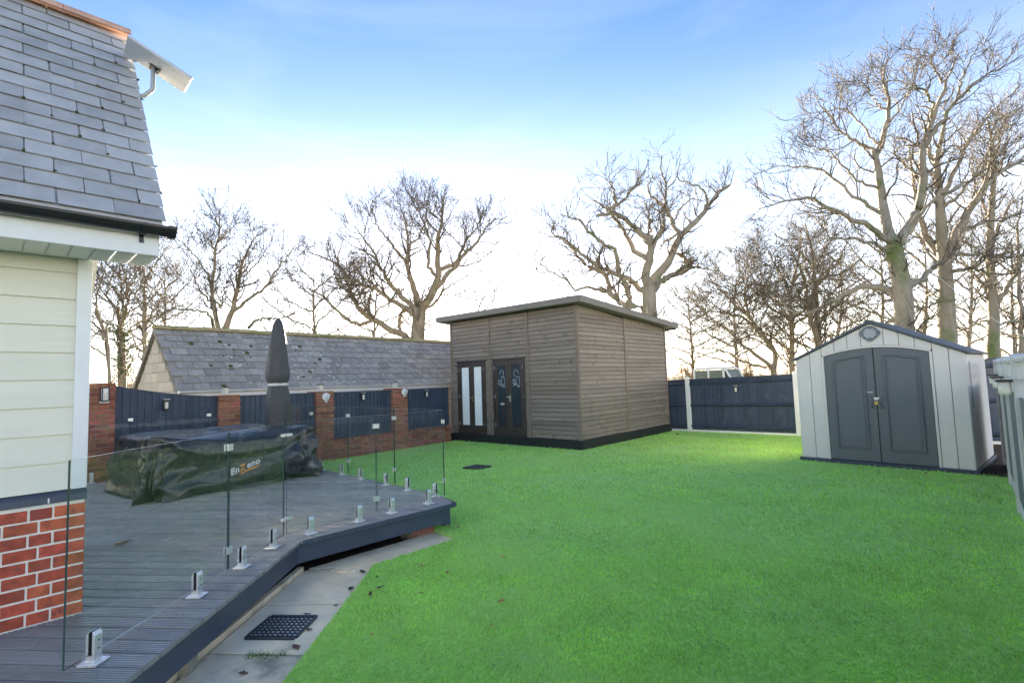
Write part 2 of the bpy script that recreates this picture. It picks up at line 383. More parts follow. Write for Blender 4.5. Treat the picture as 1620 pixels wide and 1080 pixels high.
# drain grate
gr = thing('drain_grate', (-3.84, 1.55, -.025), rad(40.0), 'dark metal drain grate set in the paving beside the deck', 'grate')
mm = MB(); GW, GD = .345, .33
for a in (-1, 1):
    mm.box(-GW/2, GW/2, a*GD/2-.012, a*GD/2+.012, 0, .010)
    mm.box(a*GW/2-.012, a*GW/2+.012, -GD/2+.012, GD/2-.012, 0, .010)
part('frame', mm, 'cast_iron', gr)
mm = MB(); mm.box(-GW/2+.012, GW/2-.012, -GD/2+.012, GD/2-.012, .0005, .0025); part('backing', mm, 'rubber', gr)
bar = MB(); bar.box(-.006, .006, -GD/2+.012, GD/2-.012, .003, .012); bme = bar.mesh('bar', 'cast_iron')
for i in range(9): obj('bar', bme, gr, (-GW/2+.035+i*.034, 0, 0))
cb = MB(); cb.box(-GW/2+.012, GW/2-.012, -.004, .004, .004, .0085); cme = cb.mesh('cross_bar', 'steel')
for i in range(7): obj('cross_bar', cme, gr, (0, -GD/2+.045+i*.040, 0))
# manhole cover in the lawn
mh = thing('manhole_cover', (-7.58, 6.75, .004), rad(8), 'dark square manhole cover sunk in the lawn', 'manhole')
mm = MB(); mm.box(-.17, .17, -.17, .17, 0, .022); part('plate', mm, 'cast_iron', mh, bevel=.004)
mm = MB()
for a in (-1, 1):
    mm.box(-.195, .195, a*.185-.012, a*.185+.012, 0, .026); mm.box(a*.185-.012, a*.185+.012, -.172, .172, 0, .026)
part('frame', mm, 'cast_iron', mh)

# ------------------------------------------------------------------ grass blades
SHc = np.array([-7.315, 9.774]); SHrot = rad(2.5)
SHu = -np.array([math.cos(SHrot), math.sin(SHrot)]); SHv = np.array([-math.sin(SHrot), math.cos(SHrot)])
def blades():
    xs = []; ys = []; sz = []
    def zone(x0, x1, y0, y1, dens, size, r0, r1):
        n = int((x1-x0)*(y1-y0)*dens); x = RNG.uniform(x0, x1, n); y = RNG.uniform(y0, y1, n)
        d = np.hypot(x, y)+RNG.uniform(-.5, .5, n)
        k = (d >= r0) & (d < r1) & in_poly(x, y, LAWN)
        ang = np.arctan2(x, y); k &= (ang < rad(6)) & (ang > rad(-80))
        q = np.stack([x, y], 1)-SHc; a = q@SHu; b = q@SHv
        k &= ~((a > -.02) & (a < 4.7) & (b > -.02) & (b < 4.9))
        k &= ~((x > -3.03) & (x < -.5) & (y > 10.78-.06*(x+3)) & (y < 13.5))
        k &= ~((x > -.60) & (y > 10.72))
        k &= ~((np.abs(x+7.58) < .19) & (np.abs(y-6.75) < .19))
        xs.append(x[k]); ys.append(y[k]); sz.append(np.full(k.sum(), size))
    zone(-5.2, .4, .3, 5.2, 11000, 1.0, 1.4, 3.6)
    zone(-6.2, .4, .5, 6.2, 5600, 1.15, 3.6, 5.4)
    zone(-8.5, .4, .5, 8.5, 1800, 1.5, 5.4, 8.0)
    zone(-11.7, .2, 3.0, 14.9, 620, 2.1, 8.0, 19)
    x = np.concatenate(xs); y = np.concatenate(ys); s = np.concatenate(sz); n = len(x)
    ln = RNG.uniform(.014, .024, n)*s; wd = RNG.uniform(.0016, .0030, n)*s*1.05
    az = RNG.uniform(0, 2*math.pi, n)
    # brushed nap: patches leaning together
    lean_az = 2.2+1.2*np.sin(x*1.3+y*.7)+.9*np.sin(y*2.1-x*.6)
    k = .55; dx = np.cos(az)*(1-k)+np.cos(lean_az)*k; dy = np.sin(az)*(1-k)+np.sin(lean_az)*k
    nn = np.hypot(dx, dy)+1e-6; dx /= nn; dy /= nn
    tilt = RNG.uniform(.7, 1.35, n)
    px, py = -dy, dx
    base = np.stack([x, y, np.zeros(n)], 1); side = np.stack([px, py, np.zeros(n)], 1)*wd[:, None]
    d1 = np.stack([dx*np.sin(tilt*.5), dy*np.sin(tilt*.5), np.cos(tilt*.5)], 1)
    d2 = np.stack([dx*np.sin(tilt*1.2), dy*np.sin(tilt*1.2), np.cos(tilt*1.2)], 1)
    mid = base+d1*(ln*.55)[:, None]; tip = mid+d2*(ln*.5)[:, None]
    V = np.stack([base-side, base+side, mid+side*.85, mid-side*.85, tip], 1).reshape(-1, 3)
    i = np.arange(n)*5
    q = np.stack([i, i+1, i+2, i+3], 1); t = np.stack([i+3, i+2, i+4], 1)
    return npmesh('grass', V, [q, t], ['turf_blade'])
tag(obj('artificial_grass', blades()), 'short bright green blades of artificial grass covering the lawn', 'grass', kind='stuff')

# ------------------------------------------------------------------ house at the left
HX, HY = -4.35, .51          # wall plane and corner
house = thing('house', (HX, HY, .0), 0, 'house corner with red brick base, cream cladding and grey slate roof', 'house')
OFF = house.location
HB = -4.5                    # far end of the wing behind the camera
core = MB(); core.box(-6.25, HX-.006, HB, HY-.006, -.05, .985); cw = part('brick_wall', core, 'mortar', house, OFF)
sme = MB(); sme.box(-.1, 0, -.1075, .1075, 0, .065); sme = sme.mesh('brick', 'house_brick', bevel=.003)
hme = MB(); hme.box(-.1, 0, -.051, .051, 0, .065); hme = hme.mesh('brick', 'house_brick', bevel=.003)
qme = MB(); qme.box(-.1, 0, -.075, .075, 0, .065); qme = qme.mesh('brick', 'house_brick', bevel=.003)
def wbrick(me, y, z): obj('brick', me, cw, (-OFF[0]+HX-.0028, y-OFF[1]+random.uniform(-.001, .001), z+random.uniform(-.001, .001)))
for c in range(9):
    z = .285+c*.0765; y = HY-.0005
    first = True
    while y > -1.7:
        if c % 2 == 0:
            seq = [(qme, .150), (hme, .102), (sme, .215)] if first else [(hme, .102), (sme, .215)]
        else:
            seq = [(sme, .215), (qme, .15), (sme, .215), (hme, .102)] if first else [(sme, .215), (hme, .102)]
        for me_, w_ in seq:
            wbrick(me_, y-w_/2, z); y -= w_+.0105
        first = False
# painted blue sloping plinth course
pl = MB(); pl.prism([(HX+.006, HB, .985), (HX+.006, HB, 1.025), (HX-.03, HB, 1.055), (HX-.2, HB, 1.055), (HX-.2, HB, .985)], (0, HY-HB+.004, 0))
pc = part('plinth_course', pl, 'plinth_paint', house, OFF)
jm = MB(); jm.box(HX+.0065, HX+.0085, -.004, .004, .990, 1.02); jme = jm.mesh('mortar_joint', 'mortar', off=(HX, 0, 0))
for y in (.33, .11, -.11, -.33, -.55): obj('mortar_joint', jme, pc, (0, y-HY, 0))
# cladding boards
core = MB(); core.box(-6.22, HX-.045, HB, HY-.03, 1.057, 2.54); cl = part('cladding_wall', core, 'cladding', house, OFF)
zc = 1.058; hgt = (2.545-zc)/8.6
for i in range(9):
    z0 = zc+i*hgt; z1 = min(z0+hgt+.012, 2.538)
    b = MB(); b.prism([(HX-.020, HB, z0), (HX-.012, HB, z0), (HX-.027, HB, z1), (HX-.038, HB, z1)], (0, HY-.075-HB, 0))
    part('board', b, 'cladding', cl, OFF)
tr_ = MB(); tr_.box(HX-.03, HX+.006, HY-.075, HY-.002, 1.058, 2.538); tr_.box(HX-.11, HX-.03, HY-.03, HY+.006, 1.058, 2.538)
part('corner_trim', tr_, 'white_plastic', house, OFF)
# eaves box
EX, EY = -3.935, .79
sf_ = MB(); sf_.box(HX-.04, EX-.016, HB, HY+.0, 2.54, 2.552); part('soffit', sf_, 'white_plastic', house, OFF)
pan = MB(); pan.box(HX+.04, EX-.018, -.048, .048, 2.530, 2.540); pme = pan.mesh('soffit_panel', 'white_plastic', off=(HX, 0, 0), bevel=.003)
for i in range(12): obj('soffit_panel', pme, house, (0, EY-.055-i*.104-HY, 0))
en = MB(); en.box(HX+.03, EX-.016, EY-.005, EY+.008, 2.53, 2.66); part('box_end', en, 'white_plastic', house, OFF)
fa = MB(); fa.box(EX-.016, EX, HB, EY+.008, 2.528, 2.66); part('fascia', fa, 'white_plastic', house, OFF, bevel=.002)
# gutter: half round
gt = MB(); n = 12; gx = EX+.058; prof = []
for i in range(n+1):
    a = math.pi+math.pi*i/n; prof.append((gx+.056*math.cos(a), HB, 2.705+.056*math.sin(a)*1.05))
for i in range(n, -1, -1):
    a = math.pi+math.pi*i/n; prof.append((gx+.050*math.cos(a), HB, 2.705+.050*math.sin(a)*1.02))
gt.prism(prof, (0, .845-HB, 0)); gut = part('gutter', gt, 'gutter_black', house, OFF)
ec = MB(); pr2 = []
for i in range(n+1):
    a = math.pi+math.pi*i/n; pr2.append((gx+.064*math.cos(a), .825, 2.708+.064*math.sin(a)*1.05))
ec.prism(pr2, (0, .045, 0)); part('end_cap', ec, 'gutter_black', gut, OFF)
bk = MB(); pr3 = []
for i in range(n+1):
    a = math.pi+math.pi*i/n; pr3.append((gx+.063*math.cos(a), -.012, 2.705+.063*math.sin(a)*1.05))
bk.prism(pr3, (0, .024, 0)); bk.box(EX, gx-.05, -.012, .012, 2.60, 2.69); bkm = bk.mesh('bracket', 'gutter_black', off=(HX, 0, 0))
for y in (.70, -.15, -1.0): obj('bracket', bkm, gut, (0, y-HY, 0))
# roof slope, verge at VY
VY = .82; R0 = Vector((-3.86, 0, 2.735)); R1 = Vector((-5.283, 0, 4.716)); sl_ = (R1-R0); SLEN = sl_.length; su = sl_.normalized()
nrm = Vector((su.z, 0, -su.x)).normalized()
nrm = nrm if nrm.z > 0 else -nrm
rf = MB()
rf.prism([(R0.x, HB, R0.z-.015), (R1.x, HB, R1.z-.015), (2*R1.x-R0.x, HB, R0.z-.015), (2*R1.x-R0.x, HB, R0.z-.08), (R1.x, HB, R1.z-.09), (R0.x, HB, R0.z-.08)], (0, VY-.02-HB, 0))
roof = part('roof', rf, 'slate', house, OFF)
gb = MB(); gb.prism([(-4.40, HY-.03, 2.545), (-6.2, HY-.03, 2.545), (-5.28, HY-.03, 4.05)], (0, -.1, 0)); part('gable_wall', gb, 'cladding', house, OFF)
rows = 17; gauge = SLEN/rows; SW = .268
ang = math.atan2(su.z, su.x)
def slate_mesh(w_, l_, t_):
    b = MB(); h = w_/2-.0032
    # local: x up-slope, y along the eave, z normal; the tail is thicker so courses step
    vs = [(0, -h, .0075), (0, h, .0075), (l_, h, -.008), (l_, -h, -.008), (0, -h, t_), (0, h, t_), (l_, h, .001), (l_, -h, .001)]
    b.add(vs, [(0, 3, 2, 1), (4, 5, 6, 7), (0, 1, 5, 4), (1, 2, 6, 5), (2, 3, 7, 6), (3, 0, 4, 7)])
    return b.mesh('slate', 'slate')
sm_full = slate_mesh(SW, gauge*1.03, .0135); sm_half = slate_mesh(SW/2, gauge*1.03, .0135)
rotm = Matrix((su, Vector((0, 1, 0)), nrm)).transposed().to_4x4()
if rotm.determinant() < 0: rotm = Matrix((su, Vector((0, -1, 0)), nrm)).transposed().to_4x4()
def place_slate(me, y, r):
    p = R0+su*(r*gauge)+Vector((0, y, 0))-Vector(OFF)
    o = obj('slate', me, roof); o.matrix_local = Matrix.Translation(p+nrm*random.uniform(-.001, .0015)) @ rotm @ Matrix.Rotation(random.uniform(-.006, .006), 4, 'Z')
for r in range(rows):
    y = VY
    if r % 2: place_slate(sm_half, y-SW/4, r); y -= SW/2
    k = 0
    while y > -2.6: place_slate(sm_full, y-SW/2+random.uniform(-.004, .004), r); y -= SW
# moss tufts in the joints
ms = MB()
for i in range(60):
    r = random.randint(1, rows-3); j = random.randint(0, 4); y = VY-(SW/2 if r % 2 else 0)-j*SW
    p = R0+su*(r*gauge+random.uniform(.0, .02))+Vector((0, y+random.uniform(-.004, .004), 0))+nrm*.008
    for q in range(4):
        d = Vector((random.uniform(-.008, .008), random.uniform(-.007, .007), random.uniform(-.003, .006))); s_ = random.uniform(.005, .011)
        ms.add([p+d+Vector((s_, 0, 0)), p+d+Vector((0, s_, 0)), p+d+Vector((-s_, 0, 0)), p+d+Vector((0, -s_, 0)), p+d+nrm*s_, p+d-nrm*s_],
               [(0, 1, 4), (1, 2, 4), (2, 3, 4), (3, 0, 4), (1, 0, 5), (2, 1, 5), (3, 2, 5), (0, 3, 5)])
tag(part('roof_moss', ms, 'moss', roof, OFF), kind='stuff')
# terracotta ridge tiles
rt = MB(); n = 10; prr = []
for i in range(n+1):
    a = math.pi*i/n; prr.append((R1.x+.11*math.cos(a), 0, R1.z-.035+.085*math.sin(a)))
for i in range(n, -1, -1):
    a = math.pi*i/n; prr.append((R1.x+.095*math.cos(a), 0, R1.z-.035+.07*math.sin(a)))
rt.prism(prr, (0, .436, 0)); rtm = rt.mesh('ridge_tile', 'terracotta', off=(HX, HY, 0))
for i in range(8): obj('ridge_tile', rtm, house, (0, VY-.436-i*.44, random.uniform(-.002, .002)))

# satellite internet dish on its pole
dish = thing('satellite_dish', (-5.05, .52, 4.10), 0, 'flat rectangular grey satellite dish on a bent pole at the roof verge', 'dish')
DL = dish.location
pd = 4.12
c0 = Vector(at_depth(247, 104, pd)); vd = Vector(ray(247, 104)).normalized()
imx, imy = Vector(_R), Vector(-_U)
lx = (imx*100+imy*66).normalized()*.594
sy = (imx*-9.5+imy*25)/200+vd*.355
dm = MB(); nn_ = lx.cross(sy).normalized(); 
if nn_.dot(vd) < 0: nn_ = -nn_
cor = [c0-lx/2-sy/2, c0+lx/2-sy/2, c0+lx/2+sy/2, c0-lx/2+sy/2]
dm.prism(cor, nn_*.022); part('panel', dm, 'dish_grey', dish, DL, bevel=.006)
mb_ = MB(); cc = c0-nn_*.012
mb_.prism([cc-lx*.09+sy*.05, cc+lx*.09+sy*.05, cc+lx*.07+sy*.34, cc-lx*.07+sy*.34], nn_*.012); part('mount_plate', mb_, 'lamp_black', dish, DL, bevel=.003)
foot = c0-nn_*.02+sy*.15
pb = Vector(at_depth(241, 148, pd))
po = MB(); wallp = Vector((pb.x-.18, HY-.02, pb.z-.10))
po.tube([foot, foot*.4+pb*.6, pb+Vector((0, 0, .03)), pb+Vector((-.02, -.05, -.03)), (pb.x-.1, (pb.y+HY)/2, pb.z-.07), wallp], .017, 10); part('pole', po, 'pole_grey', dish, DL, smooth=True)
wp = MB(); wp.box(wallp.x-.05, wallp.x+.05, HY-.03, HY-.012, wallp.z-.08, wallp.z+.08); part('wall_bracket', wp, 'pole_grey', dish, DL)

# ------------------------------------------------------------------ deck
DZ = .28
DECK = [(-1.2, -1.40), (-4.735, 2.075), (-4.735, 3.86), (-5.2, 3.99), (-10.42, 4.12), (-10.42, -1.4)]
deck = thing('timber_deck', (-4.75, 2.1, 0), 0, 'raised dark grooved timber deck beside the house', 'deck')
DO = deck.location
ba = rad(38.0); bd = Vector((math.cos(ba), math.sin(ba), 0)); bn = Vector((-math.sin(ba), math.cos(ba), 0)); PITCHB = .136; BW = .128
def clip_line(nv):
    """intervals along bd of the line at offset nv inside DECK and outside the house"""
    hits = []; n = len(DECK)
    for i in range(n):
        a = Vector((*DECK[i], 0)); b = Vector((*DECK[(i+1) % n], 0)); da, db = a.dot(bn)-nv, b.dot(bn)-nv
        if (da > 0) != (db > 0): hits.append((a+(b-a)*(da/(da-db))).dot(bd))
    hits.sort(); iv = [(hits[i], hits[i+1]) for i in range(0, len(hits)-1, 2)]
    rect = [(-6.26, -9), (HX+.006, -9), (HX+.006, HY+.004), (-6.26, HY+.004)]; hh = []
    for i in range(4):
        a = Vector((*rect[i], 0)); b = Vector((*rect[(i+1) % 4], 0)); da, db = a.dot(bn)-nv, b.dot(bn)-nv
        if (da > 0) != (db > 0): hh.append((a+(b-a)*(da/(da-db))).dot(bd))
    if len(hh) == 2:
        h0, h1 = min(hh), max(hh); out = []
        for s0, s1 in iv:
            if h0 > s0: out.append((s0, min(s1, h0)))
            if h1 < s1: out.append((max(s0, h1), s1))
        iv = [q for q in out if q[1]-q[0] > .03]
    return iv
prof = [(-BW/2, -.028)]
ng = 6
prof.append((-BW/2, -.003)); 
for i in range(ng):
    c_ = -BW/2+.014+i*(BW-.028)/(ng-1)
    prof += [(c_-.0062, 0), (c_-.0015, -.0055), (c_+.0015, -.0055), (c_+.0062, 0)]
prof += [(BW/2, -.003), (BW/2, -.028)]
ns_ = [Vector((*p, 0)).dot(bn) for p in DECK]; nv = min(ns_)+.07
while nv < max(ns_):
    c_iv = clip_line(nv)
    for k, (s0, s1) in enumerate(c_iv):
        lo = clip_line(nv-BW/2+.002); hi = clip_line(nv+BW/2-.002)
        def ends(t):
            q = t/BW+.5
            a = s0; b = s1
            if len(lo) == len(c_iv) == len(hi):
                a = lo[k][0]*(1-q)+hi[k][0]*q; b = lo[k][1]*(1-q)+hi[k][1]*q
            return a, b
        # long runs are laid as two lengths with a butt joint
        mb_ = MB(); n = len(prof); vs = []
        for t, z in prof:
            a, b = ends(t); vs.append(bn*(nv+t)+bd*a+Vector((0, 0, DZ+z)))
        for t, z in prof:
            a, b = ends(t); vs.append(bn*(nv+t)+bd*b+Vector((0, 0, DZ+z)))
        fs = [(i, i+n, (i+1) % n+n, (i+1) % n) for i in range(n)]+[list(range(n)), list(range(n, 2*n))[::-1]]
        # rotate into the board's own frame so the grain runs along it
        cen = bn*nv+bd*((s0+s1)/2); R_ = Matrix.Rotation(-ba, 3, 'Z')
        mb_.add([R_ @ (v-cen) for v in vs], fs)
        o = part('board', mb_, 'deck_board', deck); o.location = cen-Vector(DO); o.rotation_euler[2] = ba
    nv += PITCHB
# edge fascias and frame
def fascia(p, q, inset=.0, z0=.075, z1=.250, th=.03):
    p = Vector((*p, 0)); q = Vector((*q, 0)); d = (q-p).normalized(); nrm_ = Vector((-d.y, d.x, 0))
    mb_ = MB(); c = [p+nrm_*inset, q+nrm_*inset, q+nrm_*(inset+th), p+nrm_*(inset+th)]
    mb_.prism([(v.x, v.y, z0) for v in c], (0, 0, z1-z0))
    return part('fascia_board', mb_, 'deck_fascia', deck, DO, bevel=.003)
fascia(DECK[0], (-4.752, 2.092), .03)
fascia((-4.757, 2.055), (-4.757, 3.75), .0)
fascia((-4.80, 3.78), (-5.3, 3.92), .03)
fascia((-5.25, 3.93), (-10.4, 4.06), .03)
mb_ = MB(); mb_.box(-4.80, -4.745, 3.70, 3.80, .05, .249); part('corner_block', mb_, 'deck_fascia', deck, DO, bevel=.004)
# nosing strip that closes the board ends
def nosing(p, q, th=.014):
    p = Vector((*p, DZ-.022)); q = Vector((*q, DZ-.022)); mb_ = MB(); mb_.beam(p, q, th, .044); return part('nosing', mb_, 'deck_fascia', deck, DO, bevel=.002)
nosing((-4.727, 2.09), (-4.727, 3.86)); nosing((-4.73, 3.872), (-5.2, 4.0)); nosing((-5.2, 4.0), (-10.42, 4.13))
for p in ((-3.68, .95), (-2.7, -.05)):
    mb_ = MB(); mb_.box(-.05, .05, -.05, .05, -.07, .11); o = part('support_post', mb_, 'post_timber', deck); o.location = (p[0]-DO[0]-.035, p[1]-DO[1]-.03, 0); o.rotation_euler[2] = rad(45)
mb_ = MB(); mb_.box(-5.09, -4.872, 3.36, 3.66, -.07, .076); pr_ = part('brick_pier', mb_, 'old_mortar', deck, DO)
bpm = MB(); bpm.box(-.10, .006, -.107, .107, 0, .063); bpm = bpm.mesh('brick', 'garden_brick', bevel=.003)
bph = MB(); bph.box(-.10, .006, -.036, .036, 0, .063); bph = bph.mesh('brick', 'garden_brick', bevel=.003)
for c in range(2):
    for me_, y in ([(bpm, 3.47), (bph, 3.622)] if c else [(bph, 3.398), (bpm, 3.55)]):
        obj('brick', me_, pr_, (-4.872-DO[0], y-DO[1], -.062+c*.072))
for y in (2.5, 3.0, 3.5): pass
jb = MB(); jb.beam((-4.95, 2.0, .19), (-4.95, 3.8, .19), .045, .12); jb.beam((-4.4, .95, .19), (-5.2, 1.75, .19), .045, .12); part('joist', jb, 'post_timber', deck, DO)

# ------------------------------------------------------------------ glass balustrades
GH = 1.05
def pane(parent, p, q, off, z0=.335, z1=1.33, th=.012):
    p = Vector((*p, 0)); q = Vector((*q, 0)); d = (q-p).normalized(); s_ = Vector((-d.y, d.x, 0))*th/2
    mb_ = MB()
    A = [p-s_, q-s_, q+s_, p+s_]; lo = [(v.x, v.y, z0) for v in A]; hi = [(v.x, v.y, z1) for v in A]
    mb_.mi = 0; mb_.add(lo+hi, [(0, 1, 5, 4), (2, 3, 7, 6)])
    o = len(mb_.v)-8
    for f, mi in (((4, 5, 6, 7), 2), ((0, 3, 2, 1), 1), ((1, 2, 6, 5), 1), ((3, 0, 4, 7), 1)):
        mb_.f.append([i for i in f]); mb_.m.append(mi)
    mb_.mi = 1
    return part('glass_pane', mb_, ['clear_glass', 'glass_edge', 'glass_rim_lit'], parent, off)
def spigot_meshes():
    pl_ = MB(); pl_.box(-.05, .05, -.05, .05, 0, .012); plm = pl_.mesh('base_plate', 'steel', bevel=.003)
    bo = MB()
    for s_ in (-1, 1):
        # two jaws with sloping heads, a slot between them
        bo.prism([(-.0245, s_*.0085, .012), (-.0245, s_*.024, .012), (-.0245, s_*.024, .142), (-.0245, s_*.012, .162), (-.0245, s_*.0085, .162)], (.049, 0, 0))
    bo.box(-.0245, .0245, -.0085, .0085, .012, .045); bom = bo.mesh('spigot', 'steel', bevel=.0015)
    li = MB()
    for s_ in (-1, 1): li.box(-.0255, .0255, min(s_*.0062, s_*.0084), max(s_*.0062, s_*.0084), .046, .158)
    lim = li.mesh('rubber_liner', 'rubber')
    bt = MB()
    for z in (.075, .115): bt.lathe([(.0045, .0245), (.0045, .0265)], 8, (0, 0, z), 'y')
    btm = bt.mesh('bolt', 'lamp_black')
    return plm, bom, lim, btm
PLM, BOM, LIM, BTM = spigot_meshes()
def spigot(parent, x, y, az, off):
    b = obj('spigot', BOM, parent, (x-off[0], y-off[1], DZ+.001-off[2]), az)
    for nme, me_ in (('base_plate', PLM), ('rubber_liner', LIM), ('bolt', BTM)): obj(nme, me_, b)
cl1 = MB(); cl1.box(-.032, .032, .0065, .017, -.024, .024); cl1.box(-.032, .032, -.017, -.0065, -.024, .024); cl1.box(-.0012, .0012, -.0065, .0065, -.02, .02); CLM = cl1.mesh('clamp', 'steel', bevel=.002)
def clamp(parent, x, y, z, az, off): obj('clamp', CLM, parent, (x-off[0], y-off[1], z-off[2]), az)
# near run
A0, A1, A2 = Vector((-3.385, .330)), Vector((-4.285, 1.332)), Vector((-4.845, 1.965))
az1 = math.atan2(A1.y-A0.y, A1.x-A0.x)
b1 = thing('glass_balustrade', (A1.x, A1.y, DZ), 0, 'near run of clear glass balustrade panes in front of the house wall', 'balustrade', 'glass balustrades round the deck'); O1 = b1.location
dn = (A1-A0).normalized()
pane(b1, A0, A1-dn*.006, O1); pane(b1, A1+dn*.006, A2, O1)
for f_ in (.13, .74): p = A0+(A1-A0)*f_; spigot(b1, p.x, p.y, az1, O1)
for f_ in (.22, .78): p = A1+(A2-A1)*f_; spigot(b1, p.x, p.y, az1, O1)
for z in (1.22, .47): clamp(b1, A1.x, A1.y, z, az1, O1)
# run along the lawn
B0, B1, B2 = Vector((-4.855, 1.995)), Vector((-4.895, 2.945)), Vector((-4.945, 3.880))
az2 = math.atan2(B2.y-B0.y, B2.x-B0.x); dn = (B2-B0).normalized()
b2 = thing('glass_balustrade', (B1.x, B1.y, DZ), 0, 'run of two clear glass balustrade panes along the lawn edge of the deck', 'balustrade', 'glass balustrades round the deck'); O2 = b2.location
pane(b2, B0, B1-dn*.006, O2); pane(b2, B1+dn*.006, B2, O2)
for f_ in (.24, .78): p = B0+(B1-B0)*f_; spigot(b2, p.x, p.y, az2, O2)
for f_ in (.2, .74): p = B1+(B2-B1)*f_; spigot(b2, p.x, p.y, az2, O2)
for z in (1.22, .47): clamp(b2, B1.x, B1.y, z, az2, O2)
# angle clamps at the bend
am = MB(); am.box(-.06, 0, -.017, .017, -.012, .012); am.prism([(0, -.017, -.012), (.05, -.045, -.012), (.058, -.012, -.012), (0, .017, -.012)], (0, 0, .024)); AMM = am.mesh('angle_clamp', 'steel', bevel=.002)
for z in (1.22, .47): obj('angle_clamp', AMM, b2, (-4.853-O2[0], 1.985-O2[1], z-O2[2]), az1)
# far run
C0 = Vector((-4.965, 3.895)); C3 = Vector((-10.36, 4.05)); dn = (C3-C0).normalized(); az3 = math.atan2(dn.y, dn.x)
b3 = thing('glass_balustrade', (-7.4, 3.98, DZ), 0, 'far run of clear glass balustrade panes behind the covered furniture', 'balustrade', 'glass balustrades round the deck'); O3 = b3.location
cuts = [0, 1.10, 2.42, 3.76, 5.397]
for a, b in zip(cuts[:-1], cuts[1:]):
    pane(b3, C0+dn*(a+.006), C0+dn*(b-.006), O3)
    for f_ in (.17, .72): p = C0+dn*(a+(b-a)*f_); spigot(b3, p.x, p.y, az3, O3)
for a in cuts[1:-1]:
    for z in (1.20, .52): p = C0+dn*a; clamp(b3, p.x, p.y, z, az3, O3)
for z in (1.19, .50): clamp(b3, C0.x+.005, C0.y-.006, z, rad(140), O3)
# run along the brick wall
E0 = Vector((-10.37, 4.03)); E3 = Vector((-10.33, -.60)); dn = (E3-E0).normalized(); az4 = math.atan2(dn.y, dn.x)
b4 = thing('glass_balustrade', (-10.35, 1.8, DZ), 0, 'back run of clear glass balustrade panes along the brick wall and navy fence', 'balustrade', 'glass balustrades round the deck'); O4 = b4.location
cuts = [0.01, 1.14, 2.28, 3.42, 4.6]
for a, b in zip(cuts[:-1], cuts[1:]):
    pane(b4, E0+dn*(a+.006), E0+dn*(b-.006), O4)
    for f_ in (.2, .42 if a > 2 and a < 3 else .8): p = E0+dn*(a+(b-a)*f_); spigot(b4, p.x, p.y, az4, O4)
for a in cuts[1:-1]:
    for z in (1.22, .5): p = E0+dn*a; clamp(b4, p.x, p.y, z, az4, O4)

# ------------------------------------------------------------------ covered garden furniture
def covered_furniture():
    t = thing('covered_furniture', (-8.75, 2.6, DZ), rad(4), 'garden furniture set under a crumpled black weather cover with printed lettering', 'furniture cover')
    hx, hy = .84, 1.12            # half sizes: x depth, y length
    n = 240; rings = []
    def outline(u, grow):
        c, s_ = math.cos(u), math.sin(u); e = .20
        x = math.copysign(abs(c)**e, c)*(hx+grow); y = math.copysign(abs(s_)**e, s_)*(hy+grow); return x, y
    def rim(u):
        x, y = outline(u, 0)
        # the cover hangs between chair backs: corners high, swags between
        sw = .0
        if x > hx*.6: sw = .16*max(0, math.cos(max(-1, min(1, (y-.12)/.80))*math.pi/2))**1.0+.03*math.sin(y*7)
        if x < -hx*.6: sw = .04*math.cos(y*2.5)**2
        if abs(y) > hy*.8: sw += .03*math.cos(x/hx*math.pi/2)**2
        return .785-sw
    V = []; F_ = []
    top = 14; sidek = 26
    for k in range(top+1):
        f_ = k/top
        for i in range(n):
            u = 2*math.pi*i/n; x, y = outline(u, 0); r_ = rim(u)
            zc_ = .765+.02*math.sin(y*3.1+1)
            g_ = max(.02, f_)
            z = zc_*(1-f_**5)+r_*f_**5
            z += (.02*noise.noise(Vector((x*g_*2.2, y*g_*2.2, 1)))+.022*max(0, 1-abs(noise.noise(Vector((x*g_*3.2, y*g_*2.4+x*g_, 5))))*3))*(1-f_**4)
            V.append((x*g_, y*g_, z))
    for k in range(1, sidek+1):
        f_ = k/sidek
        for i in range(n):
            u = 2*math.pi*i/n; x, y = outline(u, 0); r_ = rim(u)
            z = r_*(1-f_)+.012*f_
            per = (i/n)*40
            nz = noise.noise(Vector((x*1.6, y*1.6, z*2.2)))
            rdg = 1-abs(noise.noise(Vector((y*2.1+z*2.4, x*2.1-z*1.6, z*1.3+3))))*2.2
            rd2 = 1-abs(noise.noise(Vector((y*4.3-z*3.5, x*4.3, z*2.5+9))))*2.2
            fold = .045*math.sin(per*1.5+1.8*math.sin(per*.6)+f_*2.0)+.020*math.sin(per*4.1-f_*4+2*math.sin(per*.9))
            gq = -.02+1.3*fold*f_**1.1+.09*nz*math.sin(min(1, f_*1.2)*math.pi*.8)+.085*max(0, rdg)*(.35+f_*.65)+.036*max(0, rd2)+.04*f_-.06*max(0, f_-.85)*6*(.5+.5*math.sin(per*1.3))
            x2, y2 = outline(u, gq); V.append((x2, y2, z))
    tot = top+1+sidek
    for k in range(tot-1):
        for i in range(n): F_.append((k*n+i, k*n+(i+1) % n, (k+1)*n+(i+1) % n, (k+1)*n+i))
    F_.append(list(range(n))[::-1])
    mb_ = MB(); mb_.add(V, F_); cv = part('cover', mb_, 'cover_cloth', t, smooth=True)
    sub = cv.modifiers.new('smooth', 'SUBSURF'); sub.levels = 1; sub.render_levels = 1
    return t, cv
cf, cover = covered_furniture()

